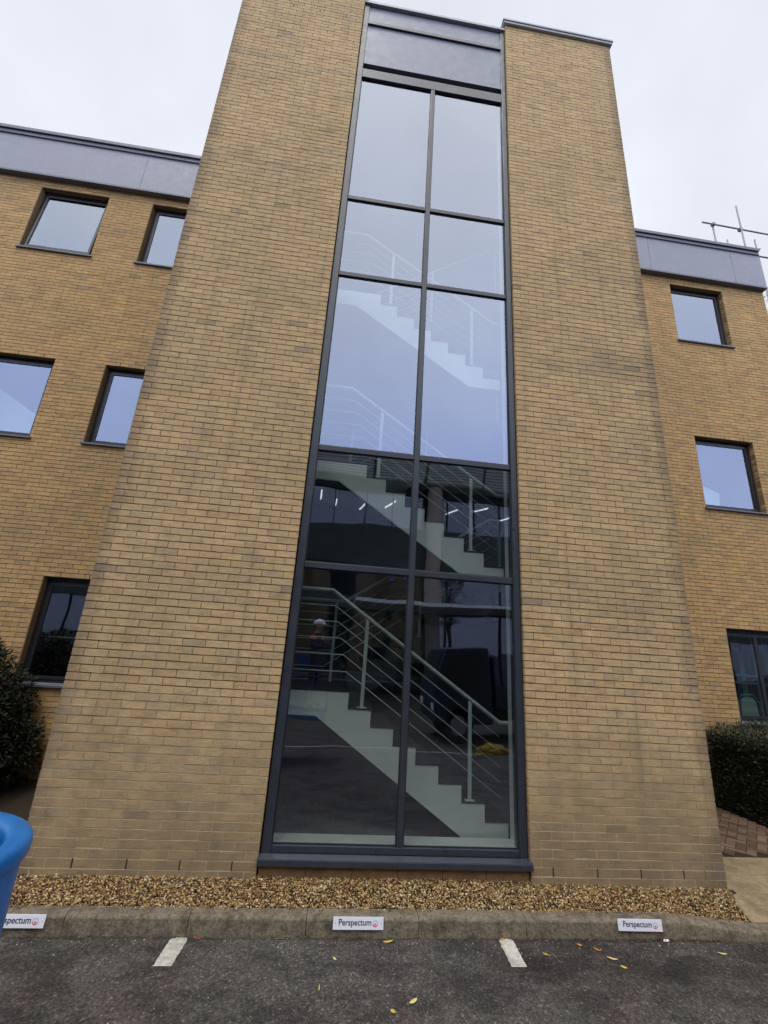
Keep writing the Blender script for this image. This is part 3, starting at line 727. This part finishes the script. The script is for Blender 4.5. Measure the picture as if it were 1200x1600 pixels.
for (x, y, a) in ((-.9, -21.2, 1.5), (.1, -22.2, 1.5), (1.6, -22.6, 1.4), (3.4, -21.6, 1.2), (7.6, -22.4, 1.2), (9.2, -21.3, 1.1), (11.4, -22.4, 1.1), (-4, -22, 1.4), (14.5, -22, 1.1)):
    bm = bmn(); c, s = math.cos(a)*.65, math.sin(a)*.65; tube(bm, [(x-c, y-s, 11.05), (x+c, y+s, 11.05)], .045, 8); pobj('strip_lamp', bm, M_lamp)

# ------------------------------------------------------------------ street-side things
# blue container, corner at the lower left of the view
M_blue = metal_mat('blue_plastic', (0.003, 0.120, 0.370), 0.36, 0.06)
BX, BY, BW, BH, BR = -0.825-0.72, -1.885-0.54, 0.72, 0.54, 0.50   # centre, half sizes, corner radius
BT = 1.10
def rrect(hw, hd, r, seg=10):
    P = []
    for (sx, sy, a0) in ((1, 1, 0), (-1, 1, 90), (-1, -1, 180), (1, -1, 270)):
        for k in range(seg+1):
            a = math.radians(a0+90*k/seg); P.append((sx*(hw-r)+r*math.cos(a), sy*(hd-r)+r*math.sin(a)))
    return P
bin_ = empty('waste_container', 'bright blue plastic waste container with a thick rolled rim at the left edge', 'waste container', (BX, BY, ZR))
def loft(bm, levels, close_last=False):
    R = [[bm.verts.new((x, y, z)) for x, y in rrect(hw, hd, r)] for hw, hd, r, z in levels]
    n = len(R[0])
    for A, B in zip(R[:-1], R[1:]):
        for k in range(n): f = bm.faces.new((A[k], A[(k+1) % n], B[(k+1) % n], B[k])); f.smooth = True
    return R
H_ = BT-ZR
bm = bmn()
R = loft(bm, [(BW-.10, BH-.10, BR-.08, .16), (BW-.032, BH-.032, BR-.05, .55), (BW-.028, BH-.028, BR-.04, H_-.16), (BW-.028, BH-.028, BR-.04, H_-.06)]); bm.faces.new(R[0][::-1])
obj('body', bm, M_blue, bin_)
bm = bmn()
lv = []
for k in range(0, 15):       # fat rolled lip
    a = math.radians(-80+290*k/14); ca, sa = math.cos(a), math.sin(a)
    o_ = .052*math.copysign(abs(ca)**.7, ca); z_ = .050*math.copysign(abs(sa)**.7, sa)
    lv.append((BW-.052+o_, BH-.052+o_, BR-.05+o_*.8, H_-.050+z_))
loft(bm, lv)
rim = obj('rim', bm, M_blue, bin_)
bm = bmn()
R = loft(bm, [(BW-.100, BH-.100, BR-.09, H_-.05), (BW-.11, BH-.11, BR-.09, H_-.3), (BW-.30, BH-.28, BR-.14, .2)]); bm.faces.new(R[-1])
obj('inner_wall', bm, M_blue, bin_)
for sx in (-1, 1):
    for sy in (-1, 1):
        bm = bmn(); bmesh.ops.create_cone(bm, cap_ends=True, segments=20, radius1=.08, radius2=.08, depth=.045, matrix=Matrix.Translation((sx*.38, sy*.20, .08)) @ Matrix.Rotation(math.pi/2, 4, 'X'))
        w = obj('castor', bm, M_wframe, bin_); bevel(w, .01)
        bm = bmn(); box(bm, sx*.38-.03, sx*.38+.03, sy*.20-.035, sy*.20+.035, .10, .165); obj('fork', bm, M_galv, w)

# parking signs screwed to the kerb face
M_sign = mat('white_sign_plate', (0.74, 0.74, 0.80), 0.35); M_navy = mat('navy_lettering', (0.012, 0.014, 0.050), 0.5)
M_pink = mat('magenta_mark', (0.62, 0.02, 0.16), 0.5); M_lgrey = mat('pale_grey_mark', (0.33, 0.40, 0.40), 0.5); M_dot = mat('crimson_dot', (0.55, 0.01, 0.05), 0.5)
def scuff(m):
    t, b = tn(m); old = b.inputs['Base Color'].links[0].from_socket
    sc = noise_tex(t, 1.0, 6, 0.8, coords(t, (60, 60, 9))); pt = noise_tex(t, 3.5, 3, .6, coords(t))
    f = math_(t, 'MULTIPLY', mrange(t, sc, .60, .70), mrange(t, pt, .48, .62))
    c = mixc(t, mrange(t, f, 0, 1, 0, .45), old, (.22, .36, .52)); d = mixc(t, mrange(t, noise_tex(t, 7, 5, .7, coords(t)), .5, .75, 0, .4), c, (.02, .05, .10))
    t.links.new(d, b.inputs['Base Color'])
scuff(M_blue)
def text_mesh(txt, size, sx):
    cu = bpy.data.curves.new('t', 'FONT'); cu.body = txt; cu.size = size; cu.extrude = 0.0004; cu.align_x = 'LEFT'; cu.resolution_u = 4; cu.offset = size*.012
    o = bpy.data.objects.new('t', cu); COL.objects.link(o); dg = bpy.context.evaluated_depsgraph_get()
    me = bpy.data.meshes.new_from_object(o.evaluated_get(dg)); bpy.data.objects.remove(o); bpy.data.curves.remove(cu)
    for v in me.vertices: v.co.x *= sx
    return me
def arc(bm, cx, cz, r0, r1, a0, a1, y0, y1, n=24):
    P = [(cx+r1*math.cos(math.radians(a0+(a1-a0)*k/n)), cz+r1*math.sin(math.radians(a0+(a1-a0)*k/n))) for k in range(n+1)]
    Q = [(cx+r0*math.cos(math.radians(a0+(a1-a0)*k/n)), cz+r0*math.sin(math.radians(a0+(a1-a0)*k/n))) for k in range(n+1)]
    for k in range(n):
        v = [bm.verts.new((p[0], y0, p[1])) for p in (P[k], P[k+1], Q[k+1], Q[k])]; bm.faces.new(v)
TXT = text_mesh('Perspectum', .058, .80)
tw_ = max(v.co.x for v in TXT.vertices)
for v in TXT.vertices: v.co.x *= .268/tw_
def sign(x0, z0, x1, label, rz=0.0):
    w, h = x1-x0, .083
    s = empty('parking_sign', label, 'sign', (x0, -.418, z0), 'company parking signs on the kerb'); s.rotation_euler = (math.radians(-7), rz, 0)
    bm = bmn(); box(bm, 0, w, 0, .004, 0, h); p = obj('plate', bm, M_sign, s); bevel(p, .0012)
    t = bpy.data.objects.new('lettering', TXT); COL.objects.link(t); t.parent = s; t.data.materials.clear() if False else None
    if not t.data.materials: t.data.materials.append(M_navy)
    t.rotation_euler = (math.pi/2, 0, 0); t.location = (.043, -.0006, .029)
    cx, cz = .343, .040
    bm = bmn(); arc(bm, cx, cz, .0150, .0215, 190, 350, -.0008, 0); obj('emblem_base', bm, M_pink, s)
    bm = bmn(); arc(bm, cx, cz, .0175, .0215, -10, 190, -.0008, 0); obj('emblem_ring', bm, M_lgrey, s)
    bm = bmn(); arc(bm, cx, cz-.004, .0, .0065, 0, 360, -.0008, 0); obj('emblem_dot', bm, M_dot, s)
    for xx in (.018, w-.018):
        bm = bmn(); bmesh.ops.create_cone(bm, cap_ends=True, segments=10, radius1=.0035, radius2=.0025, depth=.002, matrix=Matrix.Translation((xx, -.001, h*.52)) @ Matrix.Rotation(math.pi/2, 4, 'X')); obj('screw', bm, M_galv, s)
sign(-1.915, -.140, -1.505, 'white parking name sign on the kerb, partly hidden by the blue container', 0)
sign(0.690, -.138, 1.102, 'white parking name sign on the kerb, in front of the stair glazing', 0)
sign(3.142, -.134, 3.550, 'white parking name sign on the kerb, in front of the right brick pier', .012)

# fallen leaves and litter
M_yl = mat('yellow_leaf', (0.55, 0.36, 0.06), 0.6); M_pl = mat('pale_yellow_leaf', (0.62, 0.48, 0.20), 0.6); M_ol = mat('orange_leaf', (0.52, 0.22, 0.04), 0.6)
M_paper = mat('white_paper', (0.75, 0.75, 0.76), 0.6); M_twig = mat('dry_twig', (0.16, 0.10, 0.055), 0.8); M_redlf = mat('red_leaf', (0.42, 0.08, 0.03), 0.6)
def leaf_obj(name, x, y, z, l, w, ang, m, label, cat='leaf', group='fallen leaves on the asphalt', curl=.25):
    bm = bmn(); n = 7; L = []; R2 = []; Cc = []
    for i in range(n+1):
        t = i/n; ww = w*.5*math.sin(math.pi*min(t*.93+.04, 1))**.8*random.uniform(.85, 1.1); xx = l*(t-.5); zz = curl*l*(t-.5)**2*1.6+.002
        L.append(bm.verts.new((xx, ww, zz+ww*.35))); R2.append(bm.verts.new((xx, -ww, zz+ww*.25))); Cc.append(bm.verts.new((xx, 0, zz)))
    for i in range(n):
        for A, B in ((L, Cc), (Cc, R2)):
            f = bm.faces.new((A[i], A[i+1], B[i+1], B[i])); f.smooth = True
    o = obj(name, bm, m); o.location = (x, y, z); o.rotation_euler = (random.uniform(-.15, .15), random.uniform(-.15, .15), ang)
    mo = o.modifiers.new('thick', 'SOLIDIFY'); mo.thickness = .0008
    tag(o, label, cat, group); return o
LV = [(1.14, -.455, .085, .020, .05, M_yl, 'long yellow leaf lying against the kerb just right of the middle sign'),
 (1.23, -1.09, .070, .028, .6, M_pl, 'pale yellow leaf on open asphalt near the bottom centre, the larger of the lower pair'),
 (1.08, -1.17, .035, .024, -.5, M_yl, 'small yellow leaf on open asphalt, lowest one near the bottom centre'),
 (0.71, -.66, .040, .016, -.9, M_pl, 'small pale leaf on the asphalt below the middle sign'),
 (0.60, -.96, .055, .008, 1.5, M_pl, 'thin curled straw-coloured leaf on the asphalt left of centre'),
 (2.39, -.61, .050, .018, -.8, M_yl, 'yellow leaf on the asphalt just right of the right bay line'),
 (2.74, -.49, .042, .026, -.3, M_ol, 'orange leaf on the asphalt, nearest the kerb in the cluster right of the bay line'),
 (2.86, -.55, .062, .020, -.8, M_ol, 'brown-orange leaf in the middle of the cluster right of the bay line'),
 (2.92, -.66, .085, .018, -.15, M_pl, 'long pale leaf in the cluster right of the bay line'),
 (2.95, -.76, .050, .022, -.4, M_yl, 'crumpled yellow leaf, lowest of the cluster right of the bay line'),
 (3.93, -.60, .078, .022, -.15, M_pl, 'long pale yellow leaf alone on the asphalt right of the right sign'),
 (4.50, -.72, .050, .030, -.6, M_yl, 'broad yellow leaf on the asphalt near the bottom right'),
 (4.93, -.47, .075, .040, -.3, M_pl, 'broad pale leaf against the kerb at the far right edge'),
 (4.45, -.43, .055, .022, .3, M_pl, 'dull leaf lying in the kerb gutter at the right'),
 (3.45, -.50, .030, .016, 1.4, M_pl, 'tiny pale leaf on the asphalt below the right sign'),
 (2.10, -.42, .045, .022, .5, M_ol, 'small orange leaf at the kerb above the right bay line'),
 (-0.36, -.42, .06, .014, -.2, M_redlf, 'thin reddish leaf at the kerb right of the left bay line')]
for x, y, l, w, a, m, lab in LV: leaf_obj('fallen_leaf', x, y, ZR+.002, l, w, a, m, lab)
leaf_obj('paper_scrap', 3.56, -.435, ZR+.004, .055, .040, .1, M_paper, 'white paper scrap in the gutter under the right sign', 'litter', None, .1)
leaf_obj('fallen_leaf', 1.95, -.16, -.045, .05, .022, .9, M_ol, 'small orange leaf on the gravel in front of the right half of the stair glazing', group='leaves on the gravel')
leaf_obj('fallen_leaf', 0.78, -.14, -.035, .055, .03, .2, M_yl, 'yellow leaf on the gravel in front of the left half of the stair glazing', group='leaves on the gravel')
leaf_obj('fallen_leaf', 3.35, -.06, -.015, .05, .03, .2, M_redlf, 'red leaf on the gravel at the foot of the right brick pier', group='leaves on the gravel')
for (x, y, l, a, lab) in ((0.27, -.43, .075, .02, 'short brown twig in the gutter left of the middle sign'), (1.55, -.20, .12, -.6, 'brown twig lying on the gravel behind the kerb')):
    bm = bmn(); tube(bm, [(-l/2, 0, 0), (-.1*l, .004, .003), (l/2, 0, .001)], [.004, .005, .003], 6); o = obj('twig', bm, M_twig); o.location = (x, y, (ZR if y < -.4 else -.05)+.006); o.rotation_euler.z = a; tag(o, lab, 'twig')

# hedge at the right, bush at the left
def hedge():
    h = empty('hedge', 'clipped dark green hedge under the right ground-floor window', 'hedge', (9, 2.2, -.05))
    x0, x1, y0, y1 = 7.0, 12.5, 1.62, 2.93
    bm = bmn(); box(bm, x0+.10-9, x1-.1-9, y0+.10-2.2, y1-.08-2.2, .03, 1.02+.05); obj('shade_core', bm, M_shade, h)  # dark box standing in for shade inside the hedge
    g = Raw()
    def top(x, y): return 1.14+.10*min((x-x0), 1.2)/1.2+.10*noise.noise(Vector((x*2.5, y*2.5, 3)))
    for i in range(42000):
        r = random.random(); x = random.uniform(x0, x1) if r > .4 else random.uniform(x0, x0+2)
        y = random.uniform(y0, y1); z = random.uniform(-.02, top(x, y)); f = random.random()
        if f < .34: x = x0+random.uniform(-.02, .14)+.05*noise.noise(Vector((y*3, z*3, 0))); n = Vector((-1, 0, .2))
        elif f < .62: z = top(x, y)-random.uniform(-.01, .10); n = Vector((0, 0, 1))
        else: y = y0+random.uniform(-.02, .14)+.05*noise.noise(Vector((x*3, z*3, 5))); n = Vector((0, -1, .2))
        if z > 1.0 and x < x0+.25: z -= (x0+.25-x)*.6
        d = (n+Vector((random.uniform(-1, 1), random.uniform(-1, 1), random.uniform(-.4, 1.0)))).normalized()
        g.leaf(Vector((x-9, y-2.2, z+.05)), d, Vector((random.uniform(-1, 1), random.uniform(-1, 1), random.uniform(0, 1.5))).normalized(), random.uniform(.025, .055), random.uniform(.010, .018))
    for i in range(260):   # loose shoots above the clipped top
        x = random.uniform(x0, x0+3); y = random.uniform(y0, y1); z = top(x, y); d = Vector((random.uniform(-.6, .6), random.uniform(-.6, .6), 1)).normalized()
        for k in range(6):
            p = Vector((x, y, z-.02))+d*k*.018
            g.leaf(Vector((p.x-9, p.y-2.2, p.z+.05)), (d+Vector((random.uniform(-1, 1), random.uniform(-1, 1), 0))).normalized(), Vector((0, 0, 1)), .04, .010)
    g.build('foliage', M_hedge, h)
hedge()
def bush():
    h = empty('bush', 'dark evergreen bush in front of the left ground-floor window', 'bush', (-5.0, 2.2, -.05))
    g = Raw(); T = bmn()
    clumps = []
    def hull(x):   # crown height along x
        t = (x+8.4)/4.8
        return 1.95-0.07*math.cos(t*9) if x < -4.25 else max(1.95-(x+4.25)*2.1, .55)
    for i in range(330):
        x = random.choice((random.uniform(-8.4, -3.62), random.uniform(-5.2, -3.62))); y = random.uniform(1.5, 2.85); z = random.uniform(.15, hull(x)-.12)
        clumps.append((x, y, z, random.uniform(.14, .28)))
    for (x, y, z, r) in clumps:
        for k in range(230):
            d = Vector((random.gauss(0, 1), random.gauss(0, 1), random.gauss(0, 1)+.2)).normalized(); p = Vector((x, y, z))+d*r*random.uniform(.7, 1.08)
            if p.y > 2.95 or p.z < 0: continue
            g.leaf(p-Vector((-5, 2.2, -.05)), (d+Vector((random.uniform(-.8, .8), random.uniform(-.8, .8), random.uniform(-.8, .4)))).normalized(), (d+Vector((0, 0, .8))).normalized(), random.uniform(.045, .08), random.uniform(.020, .034))
    for k in range(16):
        x = random.uniform(-8, -3.9); y = random.uniform(1.8, 2.6)
        zt = hull(x)-.1; tube(T, [(x+5, y-2.2, 0), (x+5+random.uniform(-.1, .1), y-2.2, zt*.5), (x+5+random.uniform(-.2, .2), y-2.2+random.uniform(-.1, .1), zt)], [.02, .014, .006], 6)
    obj('stem', T, M_bark, h); g.build('foliage', M_bush, h)
    T = bmn(); prism(T, [(-8.2, .1), (-4.2, .1), (-4.05, .7), (-4.5, 1.4), (-8.2, 1.6)], 'y', 2.15, 2.6); o = obj('shade_core', T, M_shade, h); o.location = (5.0, -2.2, .05)  # dark core standing in for shade inside the bush
bush()
def tree():
    tx, ty = 13.6, 6.0; h = empty('tree', 'leafy tree rising beyond the right end of the building, behind the scaffold poles', 'tree', (tx, ty, ZR))
    T = bmn(); tube(T, [(0, 0, 0), (.1, 0, 4), (-.05, .1, 9), (.1, 0, 13)], [.26, .21, .13, .04], 10)
    g = Raw()
    for k in range(34):
        z = random.uniform(5, 13.5); a = random.uniform(0, 6.28); r = random.uniform(.8, 2.5)*(1-.5*abs(z-9.5)/5); e = Vector((math.cos(a)*r, math.sin(a)*r, z+r*.5))
        tube(T, [(0, 0, z-.4), tuple(Vector((e.x*.5, e.y*.5, z))), tuple(e)], [.06, .04, .015], 6)
        for c in range(5):
            cc = e+Vector((random.gauss(0, .35), random.gauss(0, .35), random.gauss(0, .35)))
            for q_ in range(120):
                d = Vector((random.gauss(0, 1), random.gauss(0, 1), random.gauss(0, 1))).normalized()
                g.leaf(cc+d*random.uniform(.1, .42), (d+Vector((0, 0, -.5))).normalized(), Vector((random.uniform(-1, 1), random.uniform(-1, 1), 1)).normalized(), random.uniform(.06, .10), .045)
    obj('trunk', T, M_bark, h); g.build('crown', M_tree, h)
tree()
# scaffolding above and beyond the right wing
SC = empty('scaffolding', 'galvanised scaffold poles standing above the roof edge of the right wing', 'scaffolding', (11.4, 4.0, 12.4))
def sob(name, pts, r=.022): bm = bmn(); tube(bm, [(a-11.4, b-4.0, c-12.4) for a, b, c in pts], r, 10); return obj(name, bm, M_galv, SC)
sob('ledger', [(10.20, 4.0, 14.715), (13.4, 4.0, 14.64)]); sob('standard', [(10.56, 4.03, 12.46), (10.56, 4.03, 14.72)]); sob('standard', [(11.43, 3.97, -.2), (11.43, 3.97, 15.58)])
sob('standard', [(11.62, 4.6, 12.46), (11.62, 4.6, 15.0)]); sob('ledger', [(10.5, 4.05, 13.80-.02), (13.4, 4.05, 13.78)]) if False else sob('ledger', [(11.43, 4.05, 13.80), (13.4, 4.05, 13.78)])
sob('standard', [(12.6, 4.6, -.2), (12.6, 4.6, 15.2)]); sob('transom', [(11.43, 3.6, 13.5), (11.43, 5.0, 13.5)])
for (x, z) in ((10.56, 14.70), (11.43, 14.68), (11.62, 13.80), (12.6, 14.65)):
    bm = bmn(); box(bm, x-.045-11.4, x+.045-11.4, -.045, .06, z-.045-12.4, z+.045-12.4); o = obj('coupler', bm, M_galv, SC); bevel(o, .012)

# ------------------------------------------------------------------ things behind the viewpoint, seen in the stair glass
M_dblue = metal_mat('dark_blue_paint', (0.012, 0.022, 0.045), 0.6, 0.08); M_rubber = mat('rubber', (0.02, 0.02, 0.02), 0.8)
M_yellow = noisy('yellow_sheet', (0.20, 0.13, 0.02), (0.40, 0.27, 0.04), 12)
PX, PY, PZ = -.42, -5.50, .82
lift = empty('work_platform', 'blue railed work platform that the photographer in the hard hat stands on', 'platform', (PX, PY, ZR))
def lob(name, bm, m=M_dblue): o = obj(name, bm, m, lift); return o
h_ = PZ-ZR
bm = bmn(); box(bm, -.92, .92, -.42, .42, h_-.07, h_); o = lob('deck', bm); bevel(o, .01)
bm = bmn(); box(bm, -.90, .90, -.40, .40, h_-.22, h_-.075); o = lob('deck_skirt', bm, mat('pale_blue_panel', (0.10, 0.25, 0.42), 0.5)); bevel(o, .01)
bm = bmn(); tube(bm, [(-.55, 0, .10), (-.55, 0, h_-.22)], .10, 16); lob('mast', bm, M_rubber)
bm = bmn(); box(bm, -.95, -.15, -.38, .38, .03, .12); o = lob('base', bm, M_rubber); bevel(o, .02)
for z in (.58, 1.12):
    bm = bmn(); tube(bm, [(-.9, -.40, h_+z), (.9, -.40, h_+z), (.9, .40, h_+z), (-.9, .40, h_+z)], .022, 8, closed=True); lob('guard_rail', bm)
for xx in (-.9, 0, .9):
    for yy in (-.4, .4): bm = bmn(); tube(bm, [(xx, yy, h_), (xx, yy, h_+1.12)], .020, 8); lob('rail_post', bm)
# the photographer
def person():
    yaw = math.radians(28); px, py = .13, -5.27
    P = empty('person', 'person in white hard hat, dark jacket and blue gloves, mirrored in the stair glass', 'person', (px, py, PZ+.003), rz=yaw)
    J = []; E_ = []
    def j(p, r, par=None):
        J.append((p, r)); i = len(J)-1
        if par is not None: E_.append((par, i))
        return i
    pel = j((0, 0, .96), .13); sp = j((-.01, 0, 1.14), .118, pel); ch = j((0, 0, 1.34), .140, sp); nk = j((.01, 0, 1.50), .055, ch); hb = j((.03, 0, 1.58), .070, nk); hd = j((.04, 0, 1.66), .090, hb); cr2 = j((.035, 0, 1.73), .066, hd)
    for sd_ in (1, -1):
        hp = j((0, .095*sd_, .86), .092, pel); th = j((.02, .10*sd_, .68), .078, hp); kn = j((.03, .105*sd_, .48), .056, th); cf = j((-.01, .11*sd_, .32), .054, kn); an = j((0, .11*sd_, .10), .040, cf); hl = j((.04, .115*sd_, .045), .042, an); to = j((.17, .135*sd_, .035), .032, hl)
        sh = j((-.01, .17*sd_, 1.41), .066, ch); el = j((.10, .23*sd_, 1.19), .043, sh); fa = j((.20, .17*sd_, 1.19), .038, el); wr = j((.29, .085*sd_, 1.205), .026, fa); pm = j((.335, .070*sd_, 1.225), .030, wr)
        for k, (ln, dz) in enumerate(((.070, .030), (.080, .012), (.074, -.006), (.060, -.022))):
            a = j((.362, .058*sd_, 1.225+dz), .0095, pm); b = j((.362+ln*.38, .040*sd_, 1.227+dz), .0088, a); c = j((.362+ln*.52, .012*sd_, 1.228+dz), .008, b)
        a = j((.335, .048*sd_, 1.255), .011, pm); b = j((.355, .030*sd_, 1.275), .0095, a); c = j((.375, .016*sd_, 1.282), .0085, b)
    me = bpy.data.meshes.new('body'); me.from_pydata([p for p, r in J], E_, []); ob = bpy.data.objects.new('body', me); COL.objects.link(ob)
    sk = ob.modifiers.new('skin', 'SKIN'); sk.use_smooth_shade = True; sb_ = ob.modifiers.new('sub', 'SUBSURF'); sb_.levels = 2; sb_.render_levels = 2
    for i, (p, r) in enumerate(J): me.skin_vertices[0].data[i].radius = (r, r); me.skin_vertices[0].data[i].use_root = (i == 0)
    for i in (1, 2): me.skin_vertices[0].data[i].radius = (J[i][1]*1.15, J[i][1]*.85)
    dg = bpy.context.evaluated_depsgraph_get(); nm = bpy.data.meshes.new_from_object(ob.evaluated_get(dg)); bpy.data.objects.remove(ob)
    mats = [mat('skin', (0.50, 0.30, 0.22), 0.6), mat('dark_jacket', (0.022, 0.024, 0.032), 0.85), mat('navy_trousers', (0.018, 0.022, 0.045), 0.9), mat('blue_gloves', (0.08, 0.16, 0.50), 0.7), mat('tan_boots', (0.30, 0.16, 0.05), 0.8), mat('orange_patch', (0.75, 0.20, 0.04), 0.6)]
    for m in mats: nm.materials.append(m)
    for f in nm.polygons:
        c = f.center; f.use_smooth = True
        if c.z > 1.50: k = 0
        elif c.x > .275 and c.z > 1.1: k = 3
        elif c.z > .93: k = 5 if (1.36 < c.z < 1.42 and abs(c.y) > .07) else 1
        elif c.z > .13: k = 2
        else: k = 4
        f.material_index = k
    b = bpy.data.objects.new('body', nm); COL.objects.link(b); b.parent = P
    H = bmn(); bmesh.ops.create_uvsphere(H, u_segments=24, v_segments=14, radius=.118, matrix=Matrix.Translation((.035, 0, 1.70)) @ Matrix.Diagonal((1.12, .95, .95, 1)))
    bmesh.ops.delete(H, geom=[v for v in H.verts if v.co.z < 1.695], context='VERTS')
    box(H, .12, .205, -.075, .075, 1.692, 1.700); tube(H, [(-.095, 0, 1.72), (.03, 0, 1.812), (.155, 0, 1.735)], .012, 8)
    hh = obj('hard_hat', H, mat('white_hat', (0.80, 0.82, 0.86), 0.35), P, smooth=True)
    for sd_ in (1, -1):
        e = bmn(); bmesh.ops.create_uvsphere(e, u_segments=12, v_segments=8, radius=.011, matrix=Matrix.Translation((.122, .030*sd_, 1.655))); obj('eye', e, mat('eye', (0.05, 0.04, 0.04), 0.2), P, smooth=True)
        e = bmn(); bmesh.ops.create_uvsphere(e, u_segments=12, v_segments=8, radius=.03, matrix=Matrix.Translation((.03, .092*sd_, 1.645)) @ Matrix.Diagonal((.6, .3, 1, 1))); obj('ear', e, mats[0], P, smooth=True)
    e = bmn(); tube(e, [(.122, 0, 1.672), (.146, 0, 1.636), (.128, 0, 1.628)], [.009, .015, .010], 8); obj('nose', e, mats[0], P)
    e = bmn(); box(e, .118, .1285, -.024, .024, 1.597, 1.604); obj('mouth', e, mat('lips', (0.32, 0.12, 0.10), 0.5), P)
    e = bmn(); bmesh.ops.create_uvsphere(e, u_segments=16, v_segments=10, radius=.092, matrix=Matrix.Translation((.005, 0, 1.655)) @ Matrix.Diagonal((.95, 1.0, .9, 1)))
    bmesh.ops.delete(e, geom=[v for v in e.verts if v.co.x > .03], context='VERTS'); obj('hair', e, mat('dark_hair', (0.03, 0.02, 0.015), 0.8), P, smooth=True)
person()
e = bmn(); box(e, -.08, .08, -.004, .004, -.038, .038); ph = obj('phone', e, M_wframe); bevel(ph, .004)
ph.location = (.40, -5.02, 2.06); ph.rotation_euler = (0, 0, math.radians(-30)); tag(ph, 'black phone held up in blue-gloved hands', 'phone')
# blue lorry across the car park
T_ = empty('lorry', 'dark blue dropside lorry mirrored in the right half of the stair glass', 'lorry', (6.2, -9.0, ZR))
def tob(name, bm, m=M_dblue, bv=0, par=T_):
    o = obj(name, bm, m, par)
    if bv: bevel(o, bv)
    return o
bm = bmn(); prism(bm, [(-2.75, .45), (-2.75, 1.35), (-2.45, 2.35), (-1.05, 2.45), (-1.0, .45)], 'y', -.95, .95); cab = tob('cab', bm, bv=.06)
for yy in (-.955, .951): bm = bmn(); prism(bm, [(-2.52, 1.40), (-2.28, 2.15), (-1.35, 2.2), (-1.35, 1.40)], 'y', yy, yy+.004); tob('side_window', bm, M_wframe, par=cab)
bm = bmn(); prism(bm, [(-2.765, 1.42), (-2.50, 2.26), (-2.49, 2.26), (-2.755, 1.42)], 'y', -.8, .8); tob('windscreen', bm, M_wframe, par=cab)
bm = bmn(); box(bm, -1.0, 3.0, -.42, .42, .5, .72); tob('chassis', bm, M_wframe)
bm = bmn(); box(bm, -.95, 3.1, -1.0, 1.0, .86, .95); tob('bed', bm, bv=.01)
for yy in (-1.0, .95): bm = bmn(); box(bm, -.95, 3.1, yy, yy+.05, .951, 1.40); tob('dropside', bm, bv=.01)
bm = bmn(); box(bm, -.95, -.90, -.94, .94, .951, 2.2); tob('headboard', bm)
for xx in (-2.0, 2.0):
    for yy in (-.82, .82):
        bm = bmn(); bmesh.ops.create_cone(bm, cap_ends=True, segments=28, radius1=.42, radius2=.42, depth=.26, matrix=Matrix.Translation((xx, yy, .42)) @ Matrix.Rotation(math.pi/2, 4, 'X')); w = tob('wheel', bm, M_rubber, .03)
        bm = bmn(); bmesh.ops.create_cone(bm, cap_ends=True, segments=20, radius1=.22, radius2=.2, depth=.275, matrix=Matrix.Translation((xx, yy, .42)) @ Matrix.Rotation(math.pi/2, 4, 'X')); tob('hub', bm, M_galv, par=w)
for yy in (-.7, .7): bm = bmn(); box(bm, -2.775, -2.74, yy-.14, yy+.14, .72, .88); tob('headlight', bm, M_sign, .01, par=cab)
# crumpled yellow sheet on the asphalt
bm = bmn(); bmesh.ops.create_icosphere(bm, subdivisions=4, radius=1)
for v in bm.verts:
    k = 1+.28*noise.noise(v.co*2.3)+.10*noise.noise(v.co*7); v.co = Vector((v.co.x*.42*k, v.co.y*.26*k, max(v.co.z*.17*k, -.03)+.03))
o = obj('crumpled_sheet', bm, M_yellow, smooth=True); o.location = (4.75, -6.95, ZR); tag(o, 'crumpled yellow sheet lying on the asphalt, mirrored low in the right-hand glass', 'plastic sheet')
